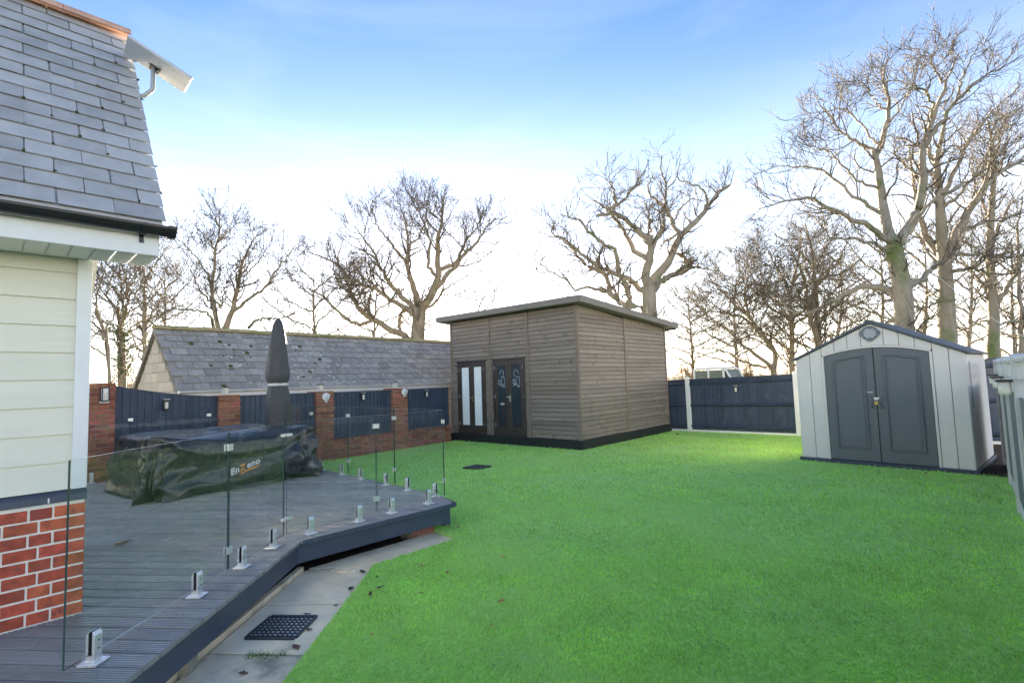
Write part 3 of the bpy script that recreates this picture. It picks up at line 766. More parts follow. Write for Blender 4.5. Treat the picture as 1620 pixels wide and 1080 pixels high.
def text_mesh(s_, size, mat, shear=0.1, bold=.012):
    cu = bpy.data.curves.new('text', 'FONT'); cu.body = s_; cu.size = size; cu.shear = shear; cu.offset = bold*size; cu.space_character = 1.05
    o = bpy.data.objects.new('text_tmp', cu); COL.objects.link(o)
    dg = bpy.context.evaluated_depsgraph_get(); me = bpy.data.meshes.new_from_object(o.evaluated_get(dg))
    COL.objects.unlink(o); bpy.data.objects.remove(o); bpy.data.curves.remove(cu)
    me.materials.clear(); me.materials.append(M[mat]); return me
def print_on_cover():
    bpy.context.view_layer.update()
    dg = bpy.context.evaluated_depsgraph_get(); ev = cover.evaluated_get(dg)
    mw = cover.matrix_world; inv = mw.inverted()
    base = Vector(PRINT0)
    def drop(me):
        bm = bmesh.new(); bm.from_mesh(me)
        bmesh.ops.triangulate(bm, faces=bm.faces)
        bmesh.ops.subdivide_edges(bm, edges=[e for e in bm.edges if e.calc_length() > .03], cuts=1)
        for v in bm.verts:
            # text plane x -> along the cover's front (local +y), y -> up
            o_ = Vector((2.0, base.y+v.co.x, base.z+v.co.y+v.co.x*.30))
            ok, hit, nn, _ = ev.ray_cast(o_, Vector((-1, 0, 0)))
            v.co = (hit+Vector((.006, 0, 0))) if ok else o_
        bm.to_mesh(me); bm.free(); return me
    adv = 0.
    for s_, mt in (('En', 'print_white'), ('Z', 'print_orange'), ('eno', 'print_white')):
        me = text_mesh(s_, .112, mt, .12, .022)
        xs = [v.co.x for v in me.vertices]; w_ = max(xs)
        for v in me.vertices: v.co.x += adv
        adv += w_+.008
        obj('lettering', drop(me), cover)
    sw = MB(); k = 14
    pts = [(.10+(adv-.10)*i/k, -.036+.012*math.sin(i/k*math.pi)) for i in range(k+1)]
    vs = []
    for i, (x, y) in enumerate(pts):
        h = .018*math.sin((i+.6)/(k+1.2)*math.pi)+.004; vs += [(x, y-h*.5, 0), (x, y+h*.5, 0)]
    sw.add(vs, [(2*i, 2*i+2, 2*i+3, 2*i+1) for i in range(k)])
    obj('printed_swoosh', drop(sw.mesh('printed_swoosh', 'print_orange')), cover)
PRINT0 = (0, -.20, .20)
print_on_cover()

# closed parasol in its sleeve
ps = thing('closed_parasol', (-9.35, 3.70, DZ), 0, 'tall closed parasol in a dark protective sleeve tied at the waist', 'parasol')
pm_ = MB(); n = 28; prof = [(.20, .30), (.235, .62), (.245, .95), (.235, 1.16), (.205, 1.33), (.175, 1.42), (.168, 1.455), (.175, 1.49), (.215, 1.56), (.225, 1.66), (.20, 1.80), (.165, 2.15), (.125, 2.42), (.085, 2.57), (.045, 2.63), (.012, 2.645)]
prof = [(r*.90, z*.985) for r, z in prof]
vs = []
for k, (r, z) in enumerate(prof):
    amp = .06 if z < 1.8 else .02
    for j in range(n):
        a = 2*math.pi*j/n; rr = r*(1+amp*math.sin(a*7+z*2.0)+amp*.6*math.sin(a*3-z*3))
        vs.append((rr*math.cos(a)+.012*math.sin(z*2), rr*math.sin(a), z))
fs = [(k*n+j, k*n+(j+1) % n, (k+1)*n+(j+1) % n, (k+1)*n+j) for k in range(len(prof)-1) for j in range(n)]+[list(range(n))[::-1], list(range((len(prof)-1)*n, len(prof)*n))]
pm_.add(vs, fs); sv_ = part('sleeve', pm_, 'parasol_cloth', ps, smooth=True)
sv_.modifiers.new('smooth', 'SUBSURF').render_levels = 1
tb = MB(); tb.lathe([(.160, 1.408), (.170, 1.42), (.170, 1.448), (.160, 1.46)], 24, (.003, 0, 0)); part('tie_band', tb, 'grey_white', ps, smooth=True)
po = MB(); po.lathe([(.025, .03), (.025, .40)], 12); part('pole', po, 'lamp_black', ps)
ba_ = MB(); ba_.box(-.3, .3, -.3, .3, .001, .06); part('base', ba_, 'lamp_black', ps, bevel=.01)

# ------------------------------------------------------------------ brick garden wall with piers and navy fence panels
WP = Vector((-11.23, 5.56, 0)); wdv = Vector((-.0977, 1, 0)).normalized(); WROT = math.atan2(wdv.y, wdv.x)-math.pi/2
# wall frame: local +y along the wall, local +x towards the garden
wall = thing('garden_wall', WP, WROT, 'low weathered red brick wall with tall brick piers at the garden boundary', 'wall')
PIERS = [(-4.30, -3.96, 1.84), (-2.32, -1.94, 1.56), (-.29, .13, 1.56), (1.82, 2.29, 1.56)]
bmeshes = {}
def gbrick(w_, dpt, h=.064):
    k = (round(w_, 3), dpt)
    if k not in bmeshes:
        b = MB(); b.box(-dpt, 0, -w_/2, w_/2, 0, h); bmeshes[k] = b.mesh('brick', 'garden_brick', bevel=.004)
    return bmeshes[k]
for s0, s1, top in PIERS:
    mb_ = MB(); mb_.box(-.395, -.008, s0+.006, s1-.006, -.05, top-.02); pr_ = part('pier', mb_, 'old_mortar', wall)
    W_ = s1-s0; nc = int(round((top+.02)/.0755))
    for c in range(nc):
        z = top-(nc-c)*.0755; 
        ws = [W_/2-.005]*2 if c % 2 == 0 else [W_*.27-.005, W_*.46, W_*.27-.005]
        y = s0
        for w_ in ws:
            obj('brick', gbrick(w_, .40), pr_, (random.uniform(-.003, .004), y+w_/2, z)); y += w_+.010
ends_ = [(-8.0, -4.30), (-3.96, -2.32), (-1.94, -.29), (.13, 1.82), (2.29, 3.85)]
for s0, s1 in ends_:
    mb_ = MB(); mb_.box(-.21, -.012, s0, s1, -.05, .405); lw = part('low_wall', mb_, 'old_mortar', wall)
    if s0 < -6: continue
    L_ = s1-s0; nb = int(L_/.225)
    for c in range(5):
        bw = (L_-.01*(nb))/(nb)
        y = s0+.005
        if c % 2:
            hb = bw/2-.005; obj('brick', gbrick(hb, .10), lw, (random.uniform(-.003, .003), y+hb/2, .005+c*.0745)); y += hb+.01
            for i in range(nb-1): obj('brick', gbrick(bw, .10), lw, (random.uniform(-.004, .004), y+bw/2, .005+c*.0745)); y += bw+.01
            obj('brick', gbrick(hb, .10), lw, (random.uniform(-.003, .003), y+hb/2, .005+c*.0745))
        else:
            for i in range(nb): obj('brick', gbrick(bw, .10), lw, (random.uniform(-.004, .004), y+bw/2, .005+c*.0745)); y += bw+.01
    # soldier coping
    nb2 = int(L_/.0755); 
    for i in range(nb2):
        obj('coping_brick', gbrick(L_/nb2-.010, .215, .064), lw, (.006+random.uniform(-.003, .003), s0+(i+.5)*L_/nb2, .3775+random.uniform(-.002, .002)))
PLAB = ['navy featherboard fence panel beside the house corner, left of the first brick pier', 'sloping-topped navy featherboard fence panel behind the covered furniture',
        'navy featherboard fence panel behind the closed parasol', 'navy featherboard fence panel above the brick wall between the third and fourth piers', 'navy featherboard fence panel above the brick wall next to the summer house']
tops = [(1.80, 1.78), (1.76, 1.515), (1.515, 1.51), (1.50, 1.49), (1.495, 1.505)]
for i, ((s0, s1), (t0, t1)) in enumerate(zip(ends_, tops)):
    z0 = .46
    # feather boards
    fp = thing('timber_fence', WP+wdv*((s0+s1)/2)+Vector((-.1, 0, z0)), WROT, PLAB[i], 'fence panel', 'navy fence panels on the garden wall')
    L_ = s1-s0-.012; nb = max(1, int(L_/.104)); bw = L_/nb
    for k in range(nb):
        y0 = -L_/2+k*bw; f0 = (k+.0)/nb; f1 = (k+1.)/nb; za = t0+(t1-t0)*f0-z0; zb = t0+(t1-t0)*f1-z0
        if i == 1: za -= .035*math.sin(f0*math.pi); zb -= .035*math.sin(f1*math.pi)
        b = MB(); b.add([(.020, y0, 0), (.006, y0+bw+.008, 0), (-.004, y0+bw+.008, 0), (0, y0, 0), (.020, y0, za), (.006, y0+bw+.008, zb), (-.004, y0+bw+.008, zb), (0, y0, za)],
                         [(0, 3, 2, 1), (4, 5, 6, 7), (0, 1, 5, 4), (1, 2, 6, 5), (2, 3, 7, 6), (3, 0, 4, 7)])
        part('board', b, 'navy_fence', fp)
    for z in (.12, (t0+t1)/2-z0-.18):
        b = MB(); b.box(-.05, -.006, -L_/2, L_/2, z, z+.07); part('rail', b, 'navy_fence', fp)
    b = MB(); k = 8
    for q in range(k):
        f0, f1 = q/k, (q+1)/k; sg = .035 if i == 1 else 0
        z0_, z1_ = t0+(t1-t0)*f0-z0-sg*math.sin(f0*math.pi), t0+(t1-t0)*f1-z0-sg*math.sin(f1*math.pi)
        b.beam((.004, -L_/2+L_*f0, z0_+.009), (.004, -L_/2+L_*f1, z1_+.009), .05, .018)
    part('capping', b, 'navy_fence', fp)

# lights on the wall
def lantern(loc, rot, label, name, group, kind):
    t = thing(name, loc, rot, label, 'lamp', group)
    if kind == 'post':     # small square lantern standing on a pier
        b = MB(); b.box(-.05, .05, -.05, .05, 0, .015)
        for a in (-1, 1):
            for c in (-1, 1): b.box(a*.042-.006, a*.042+.006, c*.042-.006, c*.042+.006, .015, .13)
        part('frame', b, 'grey_white', t)
        b = MB(); b.box(-.034, .034, -.034, .034, .016, .128); part('diffuser', b, 'lamp_cream', t)
        b = MB(); b.prism([(-.065, -.065, .131), (.065, -.065, .131), (.065, .065, .131), (-.065, .065, .131)], (0, 0, .012)); b.box(-.03, .03, -.03, .03, .143, .155); part('cap', b, 'lamp_black', t)
    elif kind == 'box':    # slim fence light: black back box with a pale window
        b = MB(); b.box(0, .05, -.045, .045, -.09, .09); part('housing', b, 'lamp_black', t, bevel=.004)
        b = MB(); b.box(.05, .058, -.026, .026, -.068, .048); part('diffuser', b, 'lamp_cream', t, bevel=.003)
        b = MB(); b.box(-.0, .075, -.05, .05, .091, .102); part('cap', b, 'grey_white', t)
    elif kind == 'round':
        b = MB(); b.lathe([(.085, 0), (.092, .012), (.085, .035), (.06, .045)], 24, (0, 0, 0), 'x'); part('body', b, 'white_plastic', t, smooth=True)
        b = MB(); b.lathe([(.052, .0455), (.052, .052), (.03, .058)], 20, (0, 0, 0), 'x'); part('lens', b, 'dish_grey', t, smooth=True)
        b = MB(); b.box(0, .03, -.03, .03, -.125, -.088); b.box(0, .03, .06, .10, -.0, .06); part('bracket', b, 'dish_grey', t)
    elif kind == 'wall':
        b = MB(); b.box(0, .02, -.05, .05, -.02, .20); b.box(.02, .12, -.052, .052, .195, .21); b.box(.02, .12, -.052, .052, -.02, -.005)
        for a in (-1, 1):
            b.box(.105, .12, a*.045-.007, a*.045+.007, -.005, .195)
        part('frame', b, 'lamp_black', t)
        b = MB(); b.box(.024, .100, -.040, .040, .0, .19); part('glass', b, 'frosted', t)
        b = MB(); b.lathe([(.012, .02), (.018, .08), (.010, .13)], 10, (.112, 0, 0)); part('bulb', b, 'lamp_cream', t)
        b = MB(); b.box(0, .09, -.06, .06, -.05, -.022); part('bracket', b, 'grey_white', t)
    return t
def wpt(s, out, z): return WP+wdv*s+Vector((wdv.y, -wdv.x, 0))*out+Vector((0, 0, z))
lantern(wpt(-4.12, .008, 1.55), WROT, 'black framed wall lantern on the tall first brick pier by the house', 'wall_lantern', None, 'wall')
lantern(wpt(-2.13, -.2, 1.562), WROT, 'small square lantern on top of the brick pier left of the parasol', 'pier_lantern', 'lanterns on the pier tops', 'post')
lantern(wpt(-.08, -.2, 1.562), WROT, 'small square lantern on top of the brick pier just right of the parasol', 'pier_lantern', 'lanterns on the pier tops', 'post')
lantern(wpt(2.05, -.2, 1.562), WROT, 'small square lantern on top of the brick pier nearest the summer house', 'pier_lantern', 'lanterns on the pier tops', 'post')
lantern(wpt(-.08, .008, 1.42), WROT, 'round white lamp on the brick pier just right of the parasol', 'round_lamp', 'round lamps on the piers', 'round')
lantern(wpt(2.17, .008, 1.45), WROT, 'round white lamp on the brick pier nearest the summer house', 'round_lamp', 'round lamps on the piers', 'round')
lantern(wpt(-3.20, -.072, 1.42), WROT, 'slim black fence light on the sloping-topped navy panel above the covered furniture', 'fence_light', 'slim lights on the fences', 'box')
lantern(wpt(.95, -.072, 1.38), WROT, 'slim black fence light on the navy panel between the two round lamps', 'fence_light', 'slim lights on the fences', 'box')
lantern(wpt(2.98, -.072, 1.37), WROT, 'slim black fence light on the navy panel next to the summer house', 'fence_light', 'slim lights on the fences', 'box')

# ------------------------------------------------------------------ garage with slate roof behind the wall
ga = thing('garage', WP+wdv*(-2.75)+Vector((-1.2, 0, -.09)), WROT, 'low outbuilding with lichen-spotted slate roof and cream block gable behind the wall', 'outbuilding')
# local: +y along ridge, -x away from garden; eave at x=0
GL = 10.4; EZ = 1.79; RX, RZ = -1.42, 3.17
gb = MB(); gb.box(2*RX+.12, -.12, .05, GL-.05, 0, EZ-.06); gb.prism([(-.12, .05, EZ-.06), (2*RX+.12, .05, EZ-.06), (RX, .05, RZ-.12)], (0, .1, 0)); gw = part('wall', gb, 'cream_block', ga)
# blocks of the gable
bz = 0.9
blk = {}
zc_ = .9
while zc_ < RZ-.25:
    hw = (RZ-.17-(zc_+.2))/(RZ-EZ)*(-RX) if zc_+.2 > EZ-.1 else -RX-.13
    hw = min(hw, -RX-.13); x = RX-hw; row = int(zc_/.21)
    while x < RX+hw-.06:
        w_ = min(.42 if not (x == RX-hw and row % 2) else .21, RX+hw-x)
        b = MB(); b.box(x+.005, x+w_-.005, .030, .055, zc_+.005, zc_+.2); part('block', b, 'cream_block', gw, bevel=.003)
        x += w_
    zc_ += .21
rv = Vector((RX, 0, RZ-EZ)); RL = rv.length; ru = rv.normalized(); rn = Vector((RZ-EZ, 0, -RX)).normalized()
rb = MB(); rb.prism([(0.04, 0, EZ-.05), (RX, 0, RZ-.015), (2*RX-.04, 0, EZ-.05), (2*RX-.04, 0, EZ-.12), (RX, 0, RZ-.10), (0.04, 0, EZ-.12)], (0, GL, 0)); grf = part('roof', rb, 'old_slate', ga)
rows2 = 9; gg = RL*1.02/rows2; sw2 = .325
b = MB(); h = sw2/2-.006; b.add([(0, -h, .013), (0, h, .013), (gg*1.03, h, -.010), (gg*1.03, -h, -.010), (0, -h, .024), (0, h, .024), (gg*1.03, h, .003), (gg*1.03, -h, .003)], [(0, 3, 2, 1), (4, 5, 6, 7), (0, 1, 5, 4), (1, 2, 6, 5), (2, 3, 7, 6), (3, 0, 4, 7)])
gsm = b.mesh('slate', 'old_slate')
gm = Matrix((ru, Vector((0, -1, 0)), rn)).transposed().to_4x4()
if gm.determinant() < 0: gm = Matrix((ru, Vector((0, 1, 0)), rn)).transposed().to_4x4()
for r in range(rows2):
    y = -.03+(sw2/2 if r % 2 else 0)
    while y < GL-.1:
        o = obj('slate', gsm, grf)
        o.matrix_local = Matrix.Translation(Vector((.05, y+sw2/2, EZ-.045))+ru*(r*gg-.01)+rn*random.uniform(0, .006)) @ gm @ Matrix.Rotation(random.uniform(-.02, .02), 4, 'Z')
        y += sw2
rdm = MB(); prr = []
for i in range(9):
    a = math.pi*i/8; prr.append((RX+.13*math.cos(a), 0, RZ-.03+.09*math.sin(a)))
rdm.prism(prr, (0, .44, 0)); rdm = rdm.mesh('ridge_tile', 'ridge_stone', bevel=.004)
for i in range(int(GL/.445)): obj('ridge_tile', rdm, ga, (0, -.02+i*.447, random.uniform(-.006, .006)))
fb = MB(); fb.box(.03, .05, -.02, GL, EZ-.19, EZ-.055); part('fascia', fb, 'white_plastic', ga)
gt = MB(); prr = []
for i in range(9):
    a = math.pi+math.pi*i/8; prr.append((.105+.05*math.cos(a), -.02, EZ-.045+.05*math.sin(a)))
gt.prism(prr, (0, GL+.02, 0)); part('gutter', gt, 'white_plastic', ga)
bg_ = MB(); bg_.prism([(.03, -.02, EZ-.055), (RX, -.02, RZ-.03), (RX, -.02, RZ-.13), (.03, -.02, EZ-.17)], (0, .02, 0)); bg_.prism([(2*RX-.03, -.02, EZ-.055), (RX, -.02, RZ-.03), (RX, -.02, RZ-.13), (2*RX-.03, -.02, EZ-.17)], (0, .02, 0)); part('verge', bg_, 'old_mortar', ga)
# moss cushions and lichen discs on the slates
def spots(count, mat, name, smin, smax, ylo, yhi, hgt, flat):
    b = MB()
    for i in range(count):
        y = random.triangular(ylo, yhi, ylo+(yhi-ylo)*.3); t = random.uniform(.05, .95); s_ = random.uniform(smin, smax)
        p = Vector((.05, y, EZ-.045))+ru*(t*RL)+rn*.020
        k = 7; ring = []
        for j in range(k):
            a = 2*math.pi*j/k; rr = s_*random.uniform(.7, 1.2); ring.append(p+ru*rr*math.cos(a)+Vector((0, rr*math.sin(a), 0)))
        b.add(ring+[p+rn*hgt*s_], [(j, (j+1) % k, k) for j in range(k)])
    return tag(part(name, b, mat, grf), kind='stuff')
spots(26, 'moss', 'roof_moss', .02, .065, .3, 4.4, .6, False)
spots(230, 'lichen', 'roof_lichen', .010, .040, .2, 9.5, .12, True)

# ------------------------------------------------------------------ summer house
sh = thing('summer_house', (SHc[0], SHc[1], 0), SHrot, 'tall brown shiplap summer house with pent roof and two double doors', 'summer house')
# local frame: x from 0 at the near corner to -W, y depth from 0 to D
W_, D_ = 4.58, 4.72; PZ = .205; TF, TB = 3.40, 3.08
IN = .035
mb_ = MB(); mb_.box(-W_, 0, 0, D_, -.03, PZ); part('plinth', mb_, 'black_plinth', sh, bevel=.006)
mb_ = MB(); mb_.prism([(-W_+.08, IN+.03, PZ), (-W_+.08, D_-.05, PZ), (-W_+.08, D_-.05, TB-.01), (-W_+.08, IN+.03, TF-.01)], (W_-.08-IN-.03, 0, 0)); part('inner_wall', mb_, 'black_plinth', sh)  # coloured black so the lines between the boards look shaded
bp_ = .1065
def lap(x0, x1, z0, z1, parent):           # front shiplap board with a bevelled lip
    b = MB(); b.prism([(x0, IN+.030, z0), (x0, IN+.006, z0), (x0, IN, z0+.008), (x0, IN+.003, z1-.015), (x0, IN+.026, z1-.012), (x0, IN+.026, z1), (x0, IN+.030, z1)], (x1-x0, 0, 0)); return part('board', b, 'shiplap', parent)
fw = MB(); fw.box(-W_+.07, -.06, IN+.030, IN+.034, PZ+.01, PZ+.03); front = part('front_wall', fw, 'trim_wood', sh)
sw_ = MB(); sw_.box(-IN-.034, -IN-.030, .08, D_-.08, PZ+.01, PZ+.03); side = part('side_wall', sw_, 'trim_wood', sh)
DOORS = [(-4.225, -3.11), (-2.83, -1.70)]; DTOP = 2.205
SEGS = [(-4.445, -2.985, DOORS[0]), (-2.915, -1.62, DOORS[1]), (-1.545, -.115, None)]
for x0, x1, dr in SEGS:
    z = PZ+.012
    while z < TF-.005:
        z1 = min(z+bp_-.002, TF-.012)
        if z1-z < .04: break
        if dr and z < DTOP+.02:
            if z1 > DTOP+.02: pass
            lap(x0, dr[0]-.002, z, z1, front); lap(dr[1]+.002, x1, z, z1, front)
            if z1 > DTOP+.03: lap(dr[0], dr[1], max(z, DTOP+.04), z1, front)
        else: lap(x0, x1, z, z1, front)
        z += bp_
YS = [(.075, 2.185), (2.255, D_-.13)]
for y0, y1 in YS:
    z = PZ+.012
    while z < TF:
        def zt(y): return TF-.012-(TF-TB)*(y/D_)
        z1 = z+bp_-.002
        if z >= zt(y0)-.02: break
        xo = -IN
        if z1 <= zt(y1):
            b = MB(); b.prism([(xo-.030, y0, z), (xo-.006, y0, z), (xo, y0, z+.008), (xo-.003, y0, z1-.015), (xo-.026, y0, z1-.012), (xo-.026, y0, z1), (xo-.030, y0, z1)], (0, y1-y0, 0))
        else:
            yc = lambda zz: max(y0+.01, min(y1, (TF-.012-zz)/(TF-TB)*D_))
            poly = [(xo-.003, y0, z), (xo-.003, yc(z), z)]
            if z1 < zt(y0): poly += [(xo-.003, yc(z1), z1), (xo-.003, y0, z1)]
            else: poly += [(xo-.003, y0, zt(y0))]
            b = MB(); b.prism(poly, (-.022, 0, 0))
        part('board', b, 'shiplap', side)
        z += bp_
# trims
def trimf(x0, x1): return boxpart('trim', (x0, x1, IN-.018, IN+.028, PZ+.001, TF-.012), 'trim_wood', sh, .003)
trimf(-4.515, -4.445); trimf(-2.985, -2.915); trimf(-1.62, -1.545); trimf(-.115, -IN+.016)
def trims(y0, y1):
    zt_ = TF-.012-(TF-TB)*(y1/D_); return boxpart('trim', (-IN-.028, -IN+.016, y0, y1, PZ+.001, zt_), 'trim_wood', sh, .003)
trims(IN+.029, .075+IN*.0); trims(2.185, 2.255); trims(D_-.13, D_-.06)
# roof
OH = .27
def zr(y): return TF+.01-(TF-TB)*(y/D_)
rb = MB(); y0, y1 = -OH, D_+.22; x0, x1 = -W_-.16, OH
rb.prism([(x0, y0, zr(y0)), (x0, y1, zr(y1)), (x0, y1, zr(y1)+.05), (x0, y0, zr(y0)+.05)], (x1-x0, 0, 0)); rfo = part('roof', rb, 'fascia_wood', sh)
fl = MB(); fl.prism([(x0-.01, y0-.012, zr(y0)+.116), (x0-.01, y1+.012, zr(y1)+.116), (x0-.01, y1+.012, zr(y1)+.124), (x0-.01, y0-.012, zr(y0)+.124)], (x1-x0+.035, 0, 0)); part('felt', fl, 'roof_felt', rfo)
cr = MB(); cr.prism([(x0+.03, y0+.03, zr(y0)+.051), (x0+.03, y1-.03, zr(y1)+.051), (x0+.03, y1-.03, zr(y1)+.115), (x0+.03, y0+.03, zr(y0)+.115)], (x1-x0-.06, 0, 0)); part('roof_core', cr, 'roof_felt', rfo)
ff = MB(); ff.box(x0, x1, y0-.02, y0-.0005, zr(y0)-.025, zr(y0)+.115); part('front_fascia', ff, 'fascia_wood', sh, bevel=.002)
fs_ = MB(); fs_.prism([(x1+.0005, y0-.02, zr(y0)-.025), (x1+.0005, y1, zr(y1)-.025), (x1+.0005, y1, zr(y1)+.115), (x1+.0005, y0-.02, zr(y0)+.115)], (.02, 0, 0)); part('side_fascia', fs_, 'fascia_wood', sh, bevel=.002)
fs_ = MB(); fs_.prism([(x0-.0205, y0-.02, zr(y0)-.025), (x0-.0205, y1, zr(y1)-.025), (x0-.0205, y1, zr(y1)+.115), (x0-.0205, y0-.02, zr(y0)+.115)], (.02, 0, 0)); part('side_fascia', fs_, 'fascia_wood', sh, bevel=.002)
bk_ = MB(); bk_.tube([(x1-.1, y1+.06, zr(y1)-.0), (x0, y1+.06, zr(y1)-.02)], .05, 10); part('rear_gutter', bk_, 'gutter_black', sh)
# doors
def sdoor(x0, x1, frosted_, lab):
    zb = PZ+.035
    fr = MB()
    fr.box(x0, x0+.06, IN-.022, IN+.04, zb-.03, DTOP); fr.box(x1-.06, x1, IN-.022, IN+.04, zb-.03, DTOP); fr.box(x0-.02, x1+.02, IN-.030, IN+.04, DTOP, DTOP+.045); fr.box(x0+.06, x1-.06, IN-.022, IN+.04, zb-.03, zb-.002)
    part('door_frame', fr, 'door_brown', sh, bevel=.003)
    xm = (x0+x1)/2
    for k, (a, b) in enumerate(((x0+.064, xm-.003), (xm+.003, x1-.064))):
        lf = MB(); st = .085; gz0, gz1 = zb+.20, DTOP-.13
        lf.box(a, a+st, IN-.008, IN+.036, zb, DTOP-.004); lf.box(b-st, b, IN-.008, IN+.036, zb, DTOP-.004)
        lf.box(a+st, b-st, IN-.006, IN+.036, zb, gz0); lf.box(a+st, b-st, IN-.006, IN+.036, gz1, DTOP-.004)
        d = part('door', lf, 'door_brown', sh, bevel=.004)
        boxpart('pane', (a+st-.004, b-st+.004, IN+.010, IN+.022, gz0-.004, gz1+.004), 'frosted' if frosted_ else 'dark_glass', d)
        bd_ = MB()
        for q in (a+st, b-st-.012): bd_.box(q, q+.012, IN-.004, IN+.0095, gz0, gz1)
        bd_.box(a+st+.012, b-st-.012, IN-.004, IN+.0095, gz0, gz0+.012); bd_.box(a+st+.012, b-st-.012, IN-.004, IN+.0095, gz1-.012, gz1)
        part('bead', bd_, 'door_brown', d)
        if not frosted_:
            cx = (a+b)/2; w2 = (b-a)/2-st-.03; sg = 1 if k else -1
            # etched ribbon motif: two loops and a curling stem
            pts = []
            for i in range(40):
                u = i/39; th = u*2*math.pi
                pts.append((cx+sg*.01+w2*.85*math.sin(th), IN+.009, 1.62+.13*math.sin(2*th)*.8+.05*math.cos(th)))
            m_ = MB(); m_.tube(pts, .0055, 6); 
            pts = [(cx+sg*w2*.5*math.cos(i/24*5.2), IN+.009, 1.84+.09*math.sin(i/24*5.2)) for i in range(25)]; m_.tube(pts, .005, 6)
            m_.tube([(cx-sg*w2*.8, IN+.009, 1.50), (cx-sg*w2*.2, IN+.009, 1.56), (cx+sg*w2*.7, IN+.009, 1.50)], .006, 6)
            part('etched_ribbon', m_, 'etched', d)
            if k == 0: boxpart('letter_plate', (cx-.07, cx+.07, IN+.004, IN+.0095, 1.02, 1.075), 'steel', d)
        elif k == 0 or k == 1:
            pass
        if k == 1:
            h = MB(); h.box(a+.025, a+.055, IN-.018, IN-.008, 1.10, 1.28); h.tube([(a+.04, IN-.018, 1.22), (a+.04, IN-.05, 1.22), (a-.05, IN-.052, 1.22)], .009, 8); part('handle', h, 'brass' if frosted_ else 'steel', d)
        hg = MB()
        for z in (.45, 1.2, 1.95):
            q = a if k == 0 else b; hg.box(q-.008, q+.008, IN-.014, IN-.009, z, z+.09)
        part('hinge', hg, 'steel', d)
sdoor(*DOORS[0], True, ''); sdoor(*DOORS[1], False, '')

# ------------------------------------------------------------------ plastic shed
SR = rad(-4.0)
pshed = thing('storage_shed', (-3.009, 10.812, 0), SR, 'pale grey plastic storage shed with dark arched double doors and gable vent', 'shed')
WS, DS, EVZ, PKZ = 2.45, 2.05, 1.86, 2.44; B0_ = .062
mid = WS/2
def slope(x): return EVZ+(PKZ-EVZ)*(1-abs(x-mid)/mid)
mb_ = MB(); mb_.box(-.035, WS+.035, -.04, DS+.03, -.03, B0_-.002); part('floor_base', mb_, 'shed_base', pshed, bevel=.008)
mb_ = MB(); mb_.prism([(.05, .06, B0_), (WS-.05, .06, B0_), (WS-.05, .06, EVZ-.04), (mid, .06, PKZ-.05), (.05, .06, EVZ-.04)], (0, DS-.1, 0)); part('inner_shell', mb_, 'vent_grey', pshed)
DL_, DR_ = .485, 2.005
def arch(x): return 1.895+.115*(1-((x-1.245)/.76)**2)
def fpanel(x0, x1, lowf):
    xs_ = sorted(set([x0+.004, x1-.004]+([mid] if x0 < mid < x1 else [])+[x0+(x1-x0)*q/5 for q in range(1, 5)]))
    lo = [(x, 0, lowf(x)) for x in xs_]; hi = [(x, 0, slope(x)-.012) for x in xs_]
    b = MB(); b.prism(lo+hi[::-1], (0, .035, 0)); return part('wall_panel', b, 'shed_wall', pshed, bevel=.004)
for a, b in ((.0, .245), (.245, .443), (2.047, 2.248), (2.248, WS)): fpanel(a, b, lambda x: B0_)
for a, b in ((.443, .66), (.66, .87), (.87, 1.08), (1.08, 1.41), (1.41, 1.62), (1.62, 1.83), (1.83, 2.047)): fpanel(a, b, lambda x: arch(max(DL_, min(DR_, x)))+.045)
# moulded surround of the doors
xs_ = [DL_-.038+(DR_-DL_+.076)*i/24 for i in range(25)]
b = MB(); outp = [(x, -.012, arch(max(DL_, min(DR_, x)))+.042) for x in xs_]; inp = [(DL_-.004+(DR_-DL_+.008)*i/24, -.012, arch(DL_-.0+(DR_-DL_)*i/24)+.008) for i in range(25)]
for i in range(24): b.prism([outp[i], outp[i+1], inp[i+1], inp[i]], (0, .05, 0))
b.box(DL_-.040, DL_-.006, -.012, .038, B0_, arch(DL_)+.008); b.box(DR_+.006, DR_+.040, -.012, .038, B0_, arch(DR_)+.008)
part('door_surround', b, 'shed_wall', pshed)
def shed_door(x0, x1):
    xs_ = [x0+(x1-x0)*i/12 for i in range(13)]
    b = MB(); b.prism([(x, .004, B0_+.006) for x in (x0, x1)]+[(x, .004, arch(x)) for x in xs_[::-1]], (0, .04, 0)); d = part('door', b, 'shed_door', pshed, bevel=.003)
    # raised moulding round an inset panel
    ix0, ix1 = x0+.125, x1-.125; zb = .265
    xi = [ix0+(ix1-ix0)*i/10 for i in range(11)]
    ring = [(ix0, zb), (ix1, zb)]+[(x, arch(x)-.115) for x in xi[::-1]]
    cen = ((ix0+ix1)/2, 1.05)
    def sc(p, k): 
        return (p[0]+(k if p[0] < cen[0]-.01 else -k if p[0] > cen[0]+.01 else 0), p[1]+(k if p[1] < 1 else -k))
    b = MB(); n = len(ring)
    r0 = [(p[0], .0035, p[1]) for p in ring]; r1 = [(q[0], -.020, q[1]) for q in (sc(p, .010) for p in ring)]; r2 = [(q[0], -.020, q[1]) for q in (sc(p, .024) for p in ring)]; r3 = [(q[0], .0035, q[1]) for q in (sc(p, .036) for p in ring)]
    vs = r0+r1+r2+r3
    fs = [(k*n+i, k*n+(i+1) % n, (k+1)*n+(i+1) % n, (k+1)*n+i) for k in range(3) for i in range(n)]
    b.add(vs, fs); part('panel_moulding', b, 'shed_door', d)
    inn = [sc(p, .062) for p in ring]; b = MB(); b.prism([(p[0], -.004, p[1]) for p in inn], (0, .0075, 0)); part('raised_panel', b, 'shed_door', d, bevel=.003)
    return d
